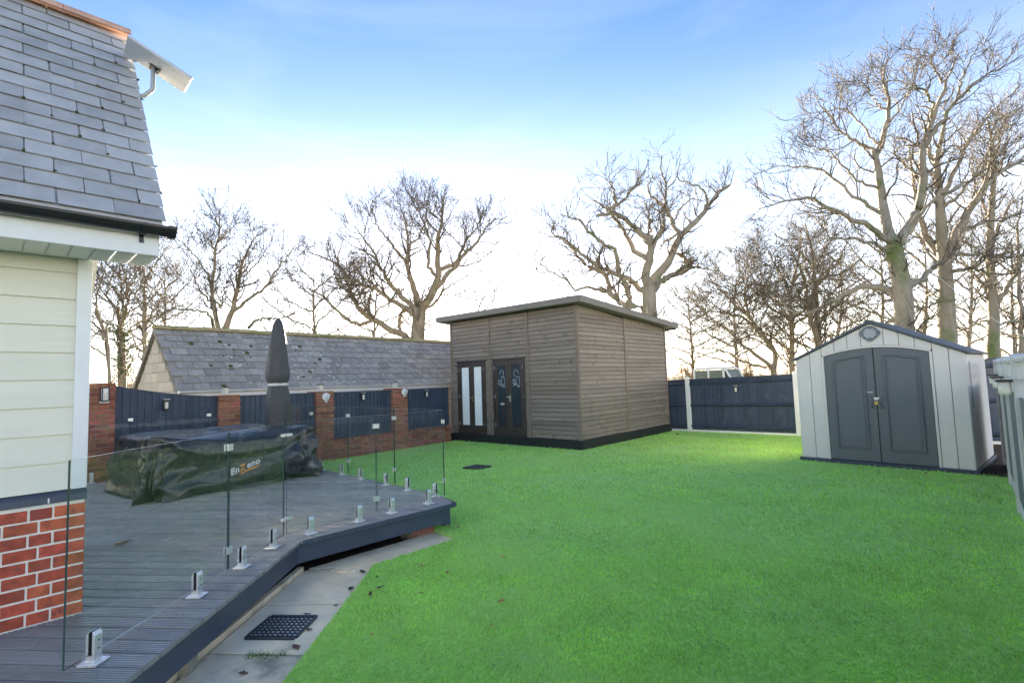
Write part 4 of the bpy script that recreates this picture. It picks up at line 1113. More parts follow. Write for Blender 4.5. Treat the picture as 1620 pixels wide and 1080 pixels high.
d1 = shed_door(DL_, 1.238); d2 = shed_door(1.250, DR_)
b = MB(); b.box(1.2385, 1.2495, -.004, .03, B0_+.004, arch(mid)-.004); part('centre_strip', b, 'rubber', pshed)
for d, x in ((d1, 1.175), (d2, 1.318)):
    b = MB(); b.tube([(x, .004, 1.17), (x, -.035, 1.155), (x, -.042, 1.08), (x, -.035, 1.0), (x, .004, .985)], .014, 8); part('handle', b, 'vent_grey', d, smooth=True)
b = MB(); b.box(1.205, 1.285, -.012, .0035, 1.135, 1.165); b.box(1.222, 1.268, -.03, -.012, 1.125, 1.155); part('hasp', b, 'steel', pshed, bevel=.003)
b = MB(); b.box(1.115, 1.20, .0, .0035, 1.245, 1.262); part('name_plate', b, 'grey_white', d1)
# side and rear walls
for nm, x0, x1 in (('side_wall', -.002, .034), ('side_wall', WS-.034, WS+.002)):
    for k in range(5):
        y0 = .037+k*(DS-.04)/5; y1 = y0+(DS-.04)/5-.008
        b = MB(); b.box(x0, x1, y0, y1, B0_, EVZ-.02); part(nm, b, 'shed_wall', pshed, bevel=.004)
b = MB(); b.box(WS+.002, WS+.006, .22, .32, 1.0, 1.72); part('side_window', b, 'vent_grey', pshed)
b = MB(); b.prism([(0, DS, B0_), (WS, DS, B0_), (WS, DS, EVZ-.02), (mid, DS, PKZ-.03), (0, DS, EVZ-.02)], (0, .03, 0)); part('rear_wall', b, 'shed_wall', pshed)
for s_ in (-1, 1):
    b = MB(); xe = mid+s_*(mid+.045); ze = slope(0)-.022
    n2 = Vector((s_*(PKZ-EVZ), 0, mid)).normalized()*.035
    b.prism([(mid, -.05, PKZ), (xe, -.05, ze), (xe+n2.x, -.05, ze+n2.z), (mid, -.05, PKZ+.04)], (0, DS+.14, 0)); part('roof_panel', b, 'shed_roof', pshed, bevel=.004)
b = MB(); b.prism([(mid-.07, -.055, PKZ+.015), (mid, -.055, PKZ+.042), (mid+.07, -.055, PKZ+.015), (mid+.07, -.055, PKZ+.028), (mid, -.055, PKZ+.056), (mid-.07, -.055, PKZ+.028)], (0, DS+.15, 0)); part('ridge_cap', b, 'shed_roof', pshed)
# round gable vent
vt = MB(); vz = 2.265
n = 32; ro = []; ri = []
for i in range(n):
    a = 2*math.pi*i/n; k = 1.0+(.16 if math.sin(a) < -.93 or abs(math.cos(a)) > .97 else 0)
    ro.append((mid+.135*k*math.cos(a), 0, vz+.125*k*math.sin(a))); ri.append((mid+.098*math.cos(a), 0, vz+.092*math.sin(a)))
for i in range(n):
    j = (i+1) % n; vt.prism([(ro[i][0], -.022, ro[i][2]), (ro[j][0], -.022, ro[j][2]), (ri[j][0], -.022, ri[j][2]), (ri[i][0], -.022, ri[i][2])], (0, .021, 0))
vent = part('gable_vent', vt, 'vent_grey', pshed)
b = MB(); b.lathe([(.098, 0), (.098, .004)], 24, (mid, -.001, vz), 'y'); part('vent_back', b, 'rubber', vent)
for k in range(5):
    z = vz-.066+k*.033; hw = math.sqrt(max(.0, .094**2-(z-vz)**2)); b = MB()
    b.prism([(mid-hw, -.008, z-.012), (mid-hw, -.018, z-.012), (mid-hw, -.006, z+.012), (mid-hw, -.003, z+.012)], (2*hw, 0, 0)); part('louvre', b, 'grey_white', vent)
# padlock hanging in the hasp
cs, sn = math.cos(SR), math.sin(SR)
def sw(x, y, z): return (-3.009+x*cs-y*sn, 10.812+x*sn+y*cs, z)
pk = thing('padlock', sw(1.245, -.03, 1.04), SR, 'small brass padlock hanging between the dark shed door handles', 'padlock')
b = MB(); b.box(-.026, .026, -.012, .012, 0, .058); part('lock_body', b, 'brass', pk, bevel=.005)
b = MB(); b.tube([(-.017, 0, .056), (-.017, 0, .085), (-.009, 0, .102), (.009, 0, .102), (.017, 0, .085), (.017, 0, .056)], .004, 8); part('shackle', b, 'steel', pk)

# ------------------------------------------------------------------ rear fence: bays, concrete posts, gravel boards
RF0 = Vector((-7.022, 14.64, 0)); rfd = Vector((2.836, .131, 0)).normalized(); RROT = math.atan2(rfd.y, rfd.x)
bays = [(-1.7, -.06, 1.47, 1.50, 'short navy rear fence bay tucked behind the summer house corner'), (.06, 2.82, 1.50, 1.565, 'wide navy rear fence bay with a single fence light between two white posts'),
        (2.94, 4.80, 1.57, 1.68, 'navy rear fence bay hidden behind the grey plastic shed'), (4.92, 6.80, 1.70, 1.78, 'navy rear fence bay at the end of the gap beside the shed')]
for s0, s1, t0, t1, lab in bays:
    fp = thing('timber_fence', RF0+rfd*s0, RROT, lab, 'fence panel', 'navy fence bays at the rear'); L_ = s1-s0-.006
    nb = max(2, int(L_/.118)); bw = L_/nb
    for k in range(nb):
        z0, z1 = t0+(t1-t0)*k/nb, t0+(t1-t0)*(k+1)/nb
        b = MB(); x0 = k*bw+.003; b.add([(x0, .022, .03), (x0+bw+.006, .008, .03), (x0+bw+.006, .0, .03), (x0, .012, .03), (x0, .022, z0), (x0+bw+.006, .008, z1), (x0+bw+.006, 0, z1), (x0, .012, z0)],
                                       [(0, 1, 2, 3), (4, 7, 6, 5), (0, 4, 5, 1), (1, 5, 6, 2), (2, 6, 7, 3), (3, 7, 4, 0)])
        part('board', b, 'navy_fence', fp)
    for f_ in (.11, .505, .92):
        za, zb_ = t0*f_, t1*f_
        b = MB(); b.prism([(0.002, -.0, za-.045), (.002, -.05, za-.005), (.002, -.05, za+.01), (.002, -.0, za+.045)], (L_, 0, zb_-za)); part('rail', b, 'navy_fence', fp)
    b = MB(); b.prism([(.002, -.055, t0), (.002, .04, t0), (.002, .04, t0+.022), (.002, -.055, t0+.022)], (L_, 0, t1-t0)); part('capping', b, 'navy_fence', fp)
    b = MB(); b.box(.002, L_, -.024, -.002, -.03, .056); part('gravel_board', b, 'concrete_post', fp)
for s, h, lab in ((0, 1.565, 'white concrete fence post nearest the summer house'), (2.88, 1.64, 'white concrete fence post beside the grey plastic shed'), (4.86, 1.75, 'white concrete fence post hidden behind the grey plastic shed')):
    b = MB(); b.prism([(-.055, -.06, -.05), (.055, -.06, -.05), (.055, .05, -.05), (-.055, .05, -.05)], (0, 0, h+.05))
    b.prism([(-.055, -.06, h+.0005), (.055, -.06, h+.0005), (.0, -.06, h+.035)], (0, .11, 0))
    o = part('fence_post', b, 'concrete_post', bevel=.006); o.location = RF0+rfd*s; o.rotation_euler[2] = RROT; tag(o, lab, 'fence post', 'white posts of the rear fence')
lantern(RF0+rfd*1.385+Vector((0, -.0, 1.21)), RROT-math.pi/2, 'slim black fence light in the middle of the wide rear fence bay', 'fence_light', 'slim lights on the fences', 'box')

# ------------------------------------------------------------------ right fence (pale, posts towards the garden)
Q0 = Vector((-.241, 11.83, 0)); Q1 = Vector((.34, -.9, 0)); qd = (Q1-Q0).normalized(); QROT = math.atan2(qd.y, qd.x)
# local x from the far end towards the camera, local -y ... garden side is local -y? garden lies to -X: left of direction of travel is +x
ql = Vector((qd.y, -qd.x, 0))    # towards the garden (-X)
sgn = 1 if Matrix.Rotation(QROT, 3, 'Z') @ Vector((0, 1, 0)) @ ql > 0 else -1
Lq = (Q1-Q0).length; step = 1.83
names = ['far', 'second', 'third', 'fourth', 'fifth', 'sixth', 'seventh', 'eighth']
nbay = int(Lq/step)
for i in range(nbay):
    s0 = i*step
    fp = thing('timber_fence', Q0+qd*s0, QROT, 'pale grey side fence bay, %s from the shed end' % (names[i] if i else 'first'), 'fence panel', 'pale side fence bays')
    T = 1.70
    nb = 12; bw = (step-.10)/nb
    for k in range(nb):
        b = MB(); x0 = .05+k*bw; yy = sorted((sgn*.004, sgn*.022)); b.box(x0+.004, x0+bw-.004, yy[0], yy[1], .16, 1.36); part('board', b, 'fence_grey', fp)
    for z in (.2, .78, 1.34):
        b = MB(); y0, y1 = sorted((-sgn*.045, sgn*.003)); b.box(.05, step-.05, y0, y1, z-.03, z+.03); part('rail', b, 'fence_grey', fp)
    # open trellis top
    for k in range(9):
        b = MB(); x0 = .12+k*.195; y0, y1 = sorted((sgn*.0, sgn*.018)); b.box(x0-.012, x0+.012, y0, y1, 1.37, T-.03); part('trellis_slat', b, 'grey_white', fp)
    for z in (1.52,):
        b = MB(); y0, y1 = sorted((-sgn*.016, -sgn*.001)); b.box(.05, step-.05, y0, y1, z-.012, z+.012); part('trellis_slat', b, 'grey_white', fp)
    b = MB(); b.box(.05, step-.05, -.028, .028, T-.03, T); part('capping', b, 'grey_white', fp)
    b = MB(); b.box(.05, step-.05, -.02, .02, -.03, .15); part('gravel_board', b, 'concrete_post', fp)
for i in range(nbay+1):
    b = MB(); b.box(-.048, .048, -.05, .05, -.05, 1.72); b.prism([(-.048, -.05, 1.7205), (.048, -.05, 1.7205), (0, -.05, 1.745)], (0, .10, 0))
    o = part('fence_post', b, 'grey_white', bevel=.004); o.location = Q0+qd*(i*step); o.rotation_euler[2] = QROT
    tag(o, 'pale grey side fence post, %s from the shed end' % (['first']+names[1:]+['ninth'])[i], 'fence post', 'pale posts of the side fence')
    if 0 < i < 4:
        t = thing('solar_light', Q0+qd*(i*step)+ql*.05+Vector((0, 0, 1.50)), QROT, 'cream-shaded solar light on the %s side fence post from the shed' % names[i], 'lamp', 'solar lights on the side fence')
        y0, y1 = sorted((.0, sgn*.115)); b = MB(); b.box(-.055, .055, y0, y1, .0, .018); part('solar_top', b, 'lamp_black', t, bevel=.002)
        b = MB(); b.lathe([(.038, -.115), (.046, -.10), (.046, -.001)], 14, (0, sgn*.055, 0)); part('shade', b, 'lamp_cream', t, smooth=True)

# ------------------------------------------------------------------ white boxy vehicle beyond the fence
def vehicle():
    Yv = 20.5
    A = CAM+np.array(ray(1095, 600))*((Yv-CAM[1])/ray(1095, 600)[1])
    t = thing('parked_van', (A[0], Yv, -.09), rad(3), 'white boxy van with cab windows parked beyond the rear fence', 'van')
    L_, Wd = 3.9, 1.65; top = 2.02; belt = 1.18
    b = MB(); b.prism([(0, 0, .35), (L_, 0, .35), (L_, 0, .95), (L_-.9, 0, belt), (0, 0, belt)], (0, Wd, 0)); part('body', b, 'van_white', t, bevel=.04)
    x0, x1, xr = .02, 1.35, 1.80     # greenhouse: rear, screen top, screen base
    b = MB(); b.prism([(x0+.03, .06, top-.09), (x1, .06, top-.09), (x1-.04, .06, top), (x0+.08, .06, top)], (0, Wd-.12, 0)); part('roof', b, 'van_white', t, bevel=.03)
    b = MB()
    for y in (.06, Wd-.06):
        b.beam((x0+.05, y, belt), (x0+.06, y, top-.09), .07, .07, (1, 0, 0)); b.beam((.66, y, belt), (.66, y, top-.09), .05, .06, (1, 0, 0)); b.beam((x1-.06, y, belt), (x1-.10, y, top-.09), .07, .07, (1, 0, 0)); b.beam((xr-.05, y, belt), (x1+.03-.05, y, top-.085), .05, .06, (1, 0, 0))
        b.beam((x0+.03, y, belt+.02), (xr-.02, y, belt+.02), .06, .06)
    part('pillars', b, 'van_white', t)
    for (a, c) in ((.12, .62), (.70, 1.24)):
        for y in (.055, Wd-.065): boxpart('side_window', (a, c, y, y+.012, belt+.06, top-.12), 'van_glass', t)
    b = MB(); b.prism([(xr-.09, .12, belt+.05), (xr-.09, Wd-.12, belt+.05), (x1-.02, Wd-.14, top-.11), (x1-.02, .14, top-.11)], (.012, 0, .004)); part('windscreen', b, 'van_glass', t)
    b = MB(); b.prism([(x1+.04, .06, belt+.06), (xr-.12, .06, belt+.06), (x1+.04, .06, top-.14)], (0, .012, 0)); part('quarter_window', b, 'van_glass', t)
    b = MB(); b.box(x0+.0, x0+.012, .16, Wd-.16, belt+.08, top-.13); part('rear_window', b, 'van_glass', t)
    for y in (-.10, Wd+.02):
        b = MB(); b.box(xr-.12, xr-.07, y, y+.08, belt+.10, belt+.34); part('mirror', b, 'lamp_black', t)
    for x in (.75, 3.05):
        for y in (-.01, Wd-.20):
            b = MB(); b.lathe([(.30, 0), (.34, .03), (.34, .18), (.30, .21)], 20, (0, 0, 0), 'y'); wl = part('wheel', b, 'tyre', t); wl.location = (x, y+.21, .34)
            b = MB(); b.lathe([(.19, -.004), (.21, .10), (.19, .214)], 16, (0, 0, 0), 'y'); part('rim', b, 'steel', wl)
vehicle()

# ------------------------------------------------------------------ trees
def resample(P, K):
    P = np.array(P, float)
    if len(P) > 2:   # Catmull-Rom
        Q = np.vstack([2*P[0]-P[1], P, 2*P[-1]-P[-2]]); out = []
        for i in range(1, len(Q)-2):
            for t in np.linspace(0, 1, 8, endpoint=False):
                a, b, c, d = Q[i-1:i+3]; out.append(.5*((2*b)+(-a+c)*t+(2*a-5*b+4*c-d)*t*t+(-a+3*b-3*c+d)*t**3))
        out.append(P[-1]); P = np.array(out)
    s = np.concatenate([[0], np.cumsum(np.linalg.norm(np.diff(P, axis=0), axis=1))]); u = np.linspace(0, s[-1], K)
    return np.stack([np.interp(u, s, P[:, j]) for j in range(P.shape[1])], 1)
def unit(a): return a/(np.linalg.norm(a, axis=-1, keepdims=True)+1e-9)
def grow(P, Rr, per_m, lr, ar, K, rratio, rcap, rng, up=.12, wander=.3, tmin=.15, tip=.35, droop=0.):
    """vectorised side branches: P [M,Kp,3] parents, Rr [M,Kp] radii"""
    Mn, Kp, _ = P.shape
    seg = np.linalg.norm(np.diff(P, axis=1), axis=2); Ls = seg.sum(1)
    N = max(1, int(Ls.sum()*per_m)); idx = rng.choice(Mn, N, p=Ls/Ls.sum()); t = tmin+(1-tmin)*rng.random(N)**.85
    f = t*(Kp-1); i0 = np.minimum(f.astype(int), Kp-2); fr = (f-i0)[:, None]
    p0 = P[idx, i0]*(1-fr)+P[idx, i0+1]*fr; tan = unit(P[idx, i0+1]-P[idx, i0])
    rp = Rr[idx, i0]*(1-fr[:, 0])+Rr[idx, i0+1]*fr[:, 0]
    rv_ = unit(rng.normal(size=(N, 3))); perp = unit(rv_-(rv_*tan).sum(1, keepdims=True)*tan)
    a = rng.uniform(ar[0], ar[1], N)[:, None]; d = unit(tan*np.cos(a)+perp*np.sin(a))
    L = rng.uniform(lr[0], lr[1], N)*(1.15-.55*t)
    pts = [p0]; cur = p0; bend = rng.normal(size=(N, 3))*wander*.4
    for k in range(K-1):
        d = unit(d+bend+rng.normal(size=(N, 3))*wander+np.array([0, 0, up-droop*k/K])); cur = cur+d*(L/(K-1))[:, None]; pts.append(cur)
    r0 = np.minimum(rp*rratio, rcap)*rng.uniform(.7, 1.1, N)
    return np.stack(pts, 1), r0[:, None]*np.linspace(1, tip, K)[None, :]
def skin(P, Rr, sides, rng):
    N, K, _ = P.shape
    T = np.empty_like(P); T[:, 1:-1] = P[:, 2:]-P[:, :-2]; T[:, 0] = P[:, 1]-P[:, 0]; T[:, -1] = P[:, -1]-P[:, -2]; T = unit(T)
    ref = unit(rng.normal(size=(N, 1, 3))); ref = np.broadcast_to(ref, T.shape)
    # stable frame: use a fixed horizontal-ish reference for thick limbs
    A = unit(np.cross(T, ref)); B = np.cross(T, A)
    an = np.arange(sides)*2*math.pi/sides
    V = P[:, :, None, :]+Rr[:, :, None, None]*(A[:, :, None, :]*np.cos(an)[None, None, :, None]+B[:, :, None, :]*np.sin(an)[None, None, :, None])
    base = (np.arange(N)*K*sides)[:, None, None]; k = np.arange(K-1)[None, :, None]; j = np.arange(sides)[None, None, :]
    a = base+k*sides+j; b = base+k*sides+(j+1) % sides
    F = np.stack([a, b, b+sides, a+sides], -1).reshape(-1, 4)
    return V.reshape(-1, 3), F
def merge(parts):
    Vs = []; Fs = []; o = 0
    for V, F in parts: Vs.append(V); Fs.append(F+o); o += len(V)
    return np.concatenate(Vs), Fs
def leaf_tris(P, n, size, spread, rng):
    tips = P[rng.integers(0, len(P), n), rng.integers(P.shape[1]//2, P.shape[1], n)]+rng.normal(size=(n, 3))*spread
    a = rng.normal(size=(n, 3)); b = rng.normal(size=(n, 3)); s = rng.uniform(.5, 1.2, n)[:, None]*size
    a = unit(a)*s; b = unit(b)*s*.6
    return np.stack([tips-a*.5, tips+b*.5, tips+a*.6, tips-b*.5], 1).reshape(-1, 3), np.arange(n*4).reshape(-1, 4)
def tree(name, label, depth, limbs, seed, px_w, dens=1.0, len1=(1.2, 2.8), leaves=0, leaf_size=.07, bark='bark', spread=.35, group='bare trees beyond the garden',
         up=.10, cat='tree', ivy=None, l2=2.8, l3=4.2, wander=.17, root_drop=True, jag=.05):
    """limbs: list of pixel polylines (first = trunk from the base upwards); each gets depth of its own around the tree's distance"""
    rng = np.random.default_rng(seed); K = 22; done = []; PP = []; RR = []
    for li, (pts, w0, w1) in enumerate(limbs):
        q = resample(pts, K); off0 = 0.; start = None
        if li and done:
            allq = np.concatenate([d[0] for d in done]); allo = np.concatenate([d[1] for d in done]); all3 = np.concatenate([d[2] for d in done])
            dd = np.hypot(*(allq-q[0]).T); j = dd.argmin()
            if dd[j] < 26: off0 = allo[j]; start = all3[j]
        ln = np.linalg.norm(np.diff(q, axis=0), axis=1).sum()/FPX*depth
        off1 = off0+(0 if li == 0 else rng.choice([-1, 1])*rng.uniform(.35, .8)*ln*spread*2)
        o = off0+(off1-off0)*np.linspace(0, 1, K)**.8
        P = np.array([at_depth(x, y, depth+z) for (x, y), z in zip(q, o)])
        P[1:-1] += rng.normal(size=(K-2, 3))*jag*(np.linspace(1, .6, K-2)[:, None])*(0.3 if li == 0 else 1)
        if start is not None: P[0] = start
        if li == 0 and root_drop:
            b0 = P[0].copy(); P = np.vstack([[b0[0], b0[1], -.12], P]); P = resample(P, K)
        r = np.linspace(w0, w1, K)/2/FPX*depth*px_w
        if li == 0: r = r*(1+.5*np.exp(-np.linspace(0, 1, K)*14))
        done.append((q, o, P)); PP.append(P); RR.append(r)
    PP = np.array(PP); RR = np.array(RR)
    root = thing(name, (PP[0, 0, 0], PP[0, 0, 1], -.09), 0, label, cat, group)
    org = np.array(root.location)
    V, F = skin(PP, RR, 9, np.random.default_rng(3))
    obj('trunk', npmesh('trunk', V-org, [F], [bark], smooth=True), root)
    C1, R1_ = grow(PP, RR, 2.0*dens, len1, (.5, 1.15), 9, .5, .06, rng, up=up, wander=wander, tmin=.22)
    C2, R2_ = grow(np.concatenate([C1]), R1_, l2*.9*dens, (.6, 1.5), (.35, .9), 6, .6, .022, rng, up=up, wander=wander)
    C3, R3_ = grow(C2, R2_, l3*.78*dens, (.35, .85), (.3, .75), 4, .7, .0105, rng, up=up*.8, wander=wander*.7, tmin=.1)
    V, Fs = merge([skin(C1, np.maximum(R1_, .013), 5, rng), skin(C2, np.maximum(R2_, .0085), 4, rng), skin(C3, np.maximum(R3_, .0066), 3, rng)])
    cr_ = obj('crown', npmesh('crown', V-org, Fs, ['twig'], smooth=True), root)
    if leaves:
        V, F = leaf_tris(C3, leaves, leaf_size, .10, rng)
        obj('withered_leaves', npmesh('withered_leaves', V-org, [F], ['bud']), cr_)['kind'] = 'stuff'
    if ivy:
        V, F = leaf_tris(PP[:1, :ivy[1]], ivy[0], .16, .22, rng)
        obj('ivy', npmesh('ivy', V-org, [F], ['ivy_leaf']), root)['kind'] = 'stuff'
    return root
def zm(sc, ox, oy): return lambda *p: [(ox+x/sc, oy+y/sc) for x, y in p]

z3 = zm(3.856, 840, 230)
tree('oak_tree', 'gnarled bare oak rising right behind the summer house roof', 27, [
    (z3((725, 1250), (727, 1030), (720, 930), (716, 860)), 20, 17),
    (z3((716, 870), (765, 795), (850, 690), (893, 605), (930, 535), (1000, 470), (1060, 400), (1115, 325), (1150, 275), (1210, 245)), 12, 3.5),
    (z3((930, 535), (872, 500), (842, 430), (820, 330), (826, 240), (800, 170), (793, 60)), 6, 1.2),
    (z3((825, 420), (800, 360), (732, 312), (714, 250), (745, 185)), 5, 1.5),
    (z3((716, 865), (704, 775), (728, 660), (735, 600), (662, 530), (582, 450), (505, 418), (400, 430)), 12, 3),
    (z3((735, 600), (792, 530), (812, 440), (805, 380)), 6, 3),
    (z3((712, 705), (632, 642), (592, 570), (540, 480), (482, 400), (562, 338), (622, 260), (700, 150)), 7, 1.5),
    (z3((735, 885), (800, 822), (870, 788), (962, 742), (940, 690), (900, 665)), 9, 4),
    (z3((962, 742), (1000, 738), (1060, 752), (1125, 765)), 3, .8),
    (z3((705, 930), (640, 840), (560, 800), (440, 750), (340, 690), (260, 620), (190, 560), (125, 540), (150, 460)), 8, 1.5),
    (z3((700, 985), (560, 975), (480, 905), (448, 790), (335, 730), (255, 630), (200, 560)), 9, 2.5),
    (z3((610, 985), (592, 890), (552, 800)), 8, 6),
    (z3((530, 790), (520, 655), (430, 590), (350, 520), (318, 470), (230, 440), (215, 370)), 6, 1.2),
    (z3((460, 895), (330, 865), (270, 885), (200, 805), (110, 770), (60, 715), (80, 680)), 4, 1.0),
    (z3((728, 560), (722, 440), (690, 340)), 4, 1.5),
    (z3((1060, 395), (1070, 320), (1035, 265), (960, 230), (890, 195), (915, 80)), 3.5, 1.0),
    (z3((500, 418), (420, 360), (360, 330)), 3.5, 1.0), (z3((520, 345), (490, 240), (470, 190)), 4, 1.0),
    (z3((870, 500), (900, 400), (980, 330), (1050, 340)), 3, 1.0),
    (z3((880, 550), (800, 600), (790, 640)), 3, 1.5),
], 5, 1.3, dens=1.35, len1=(.8, 2.1), leaves=2500, leaf_size=.06, bark='bark_pale', spread=.3, l2=2.6, l3=3.6, wander=.22)

z2 = zm(4, 460, 280)
tree('oak_tree', 'wide bare oak above the outbuilding roof with the low sun behind its trunk', 31, [
    (z2((805, 1250), (805, 1010), (812, 900), (815, 830)), 26, 20),
    (z2((815, 845), (895, 745), (925, 650), (930, 560), (935, 380), (960, 250), (965, 120)), 14, 1.5),
    (z2((915, 720), (1000, 605), (1080, 520), (1180, 400), (1250, 305), (1320, 260)), 8, 1.2),
    (z2((940, 590), (1050, 540), (1100, 420), (1170, 330), (1215, 235)), 7, 1.2),
    (z2((812, 840), (790, 740), (760, 640), (735, 540), (742, 440), (730, 300), (690, 170)), 11, 1.2),
    (z2((800, 835), (700, 745), (620, 660), (560, 560), (500, 440), (400, 310)), 9, 1.2),
    (z2((790, 860), (650, 795), (560, 720), (450, 680), (330, 640), (240, 560)), 9, 1.2),
    (z2((760, 1000), (690, 995), (560, 920), (440, 845), (370, 700), (340, 600), (250, 530), (100, 470)), 12, 1.5),
    (z2((520, 900), (430, 930), (330, 880), (180, 740), (20, 690)), 6, 1.2),
    (z2((690, 985), (700, 860), (760, 850)), 6, 5),
    (z2((925, 640), (870, 560), (880, 440), (850, 300), (790, 190)), 6, 1.0),
    (z2((740, 450), (800, 400), (840, 300), (880, 160)), 4, 1.0),
    (z2((735, 540), (640, 430), (560, 330), (510, 200)), 5, 1.0),
    (z2((800, 870), (920, 780), (1000, 690), (1100, 640), (1180, 560)), 5, 1.0),
    (z2((940, 745), (1040, 740), (1150, 710)), 2, .7),
], 8, 1.0, dens=1.55, len1=(1.1, 3.0), leaves=9000, leaf_size=.085, spread=.32, l2=2.6, l3=3.4)

z1 = zm(4.32, 120, 290)
tree('ash_tree', 'bare forked tree with few withered leaves behind the outbuilding gable', 29, [
    (z1((990, 1300), (972, 985), (942, 850), (930, 700), (950, 560), (950, 450), (980, 350), (985, 170)), 12, 1.2),
    (z1((985, 1100), (1030, 980), (1062, 880), (1110, 720), (1130, 570), (1180, 450), (1250, 330)), 11, 1.2),
    (z1((1075, 875), (1200, 780), (1310, 690), (1400, 560), (1500, 430)), 6, 1.0),
    (z1((955, 960), (880, 880), (780, 870), (700, 860), (600, 865)), 4, 1.0),
    (z1((930, 700), (860, 560), (760, 440), (680, 370)), 4, .8),
    (z1((940, 780), (1000, 850), (1010, 740), (1060, 620)), 4, 1.0), (z1((940, 830), (850, 730), (790, 590)), 3.5, .8),
    (z1((950, 470), (900, 350), (870, 260)), 3, .7), (z1((960, 420), (1040, 330), (1110, 260)), 3, .7),
    (z1((1180, 985), (1260, 930), (1400, 920), (1500, 880)), 5, 1.0), (z1((1130, 640), (1230, 560), (1330, 400)), 3, .8),
], 14, 1.0, dens=1.75, len1=(.8, 1.9), leaves=2600, leaf_size=.11, spread=.3, l2=2.2, l3=3.0)
tree('ash_tree', 'slender bare tree with ivy at its foot between house corner and outbuilding', 27, [
    (z1((330, 1330), (320, 1090), (268, 850), (180, 740), (130, 640)), 9, 1.2),
    (z1((300, 1000), (345, 860), (352, 700), (320, 570), (290, 540)), 6, 1.2),
    (z1((270, 860), (330, 760), (420, 640)), 3.5, 1.0),
    (z1((310, 1040), (200, 990), (110, 1060), (70, 1060)), 4, 1.2), (z1((210, 780), (240, 660), (260, 600)), 3, .8),
    (z1((300, 1050), (420, 960), (560, 900), (700, 840), (780, 830)), 3.5, .8),
], 21, 1.0, dens=1.5, len1=(.7, 1.7), leaves=1500, leaf_size=.10, spread=.3, ivy=(900, 14), l2=2.2, l3=3.0)
tree('birch_tree', 'pale straight bare tree left of the outbuilding gable', 30, [
    (z1((470, 1330), (470, 1080), (466, 900), (468, 750), (462, 570)), 9, 4),
    (z1((467, 660), (560, 525), (650, 410)), 4, 1.0), (z1((466, 700), (400, 600), (350, 520)), 3, .8),
    (z1((468, 850), (560, 740), (640, 600)), 3, .8), (z1((470, 980), (600, 760), (700, 640)), 3, .8), (z1((466, 880), (390, 740), (320, 700)), 2.5, .7),
], 23, 1.0, dens=1.4, len1=(.8, 1.8), leaves=1400, leaf_size=.10, bark='bark_pale', spread=.3, l2=2.2, l3=3.0)
tree('ash_tree', 'leaning bare tree half hidden by the white house corner', 25, [
    (z1((230, 1330), (215, 1080), (150, 880), (140, 760), (190, 620)), 7, 1.2),
    (z1((160, 900), (90, 780), (60, 640)), 4, 1.0), (z1((215, 1080), (120, 960), (30, 920)), 4, 1.0), (z1((200, 1000), (260, 900), (300, 760)), 3, .8),
], 25, 1.0, dens=1.4, len1=(.7, 1.6), leaves=900, leaf_size=.10, spread=.3, l2=2.2, l3=3.0)

z4 = zm(1.929, 1060, 20)
tree('beech_tree', 'tallest pale bare tree rising behind the plastic shed', 23, [
    (z4((718, 1160), (715, 960), (711, 860), (692, 760), (680, 705)), 30, 24),
    (z4((680, 712), (652, 600), (632, 450), (645, 400), (670, 300), (650, 190), (668, 135)), 17, 2),
    (z4((632, 440), (600, 410), (530, 370), (480, 310), (440, 255)), 7, 1.2),
    (z4((685, 710), (600, 650), (500, 608), (430, 568), (340, 580), (270, 600)), 10, 1.2),
    (z4((688, 720), (742, 630), (770, 520), (766, 420), (800, 330), (850, 200), (880, 125)), 17, 2),
    (z4((768, 420), (850, 300), (950, 200), (1022, 165)), 9, 1.5),
    (z4((711, 875), (650, 840), (570, 842), (480, 890), (400, 915), (330, 880)), 12, 2),
    (z4((725, 845), (790, 790), (860, 740), (960, 740), (1080, 752)), 10, 2),
    (z4((655, 620), (560, 560), (460, 480), (370, 470), (300, 470)), 7, 1),
    (z4((645, 540), (560, 500), (490, 430), (400, 400)), 5, 1),
    (z4((800, 330), (790, 250), (720, 215), (650, 210)), 5, 1), (z4((770, 500), (720, 470), (680, 420)), 5, 2),
    (z4((660, 300), (600, 230), (560, 180)), 4, 1), (z4((720, 660), (820, 560), (930, 500), (1040, 330)), 6, 1.2),
    (z4((650, 360), (720, 260), (760, 160)), 4, 1), (z4((840, 220), (800, 140), (840, 80)), 4, 1), (z4((690, 740), (620, 700), (510, 690), (430, 700)), 7, 1.2),
    (z4((640, 410), (540, 300), (430, 320), (380, 330)), 4, 1), (z4((870, 280), (900, 180), (960, 70)), 4, 1),
], 31, 1.0, dens=1.4, len1=(1.0, 2.4), leaves=2600, leaf_size=.055, bark='bark_pale', spread=.25, l2=2.3, l3=3.2)
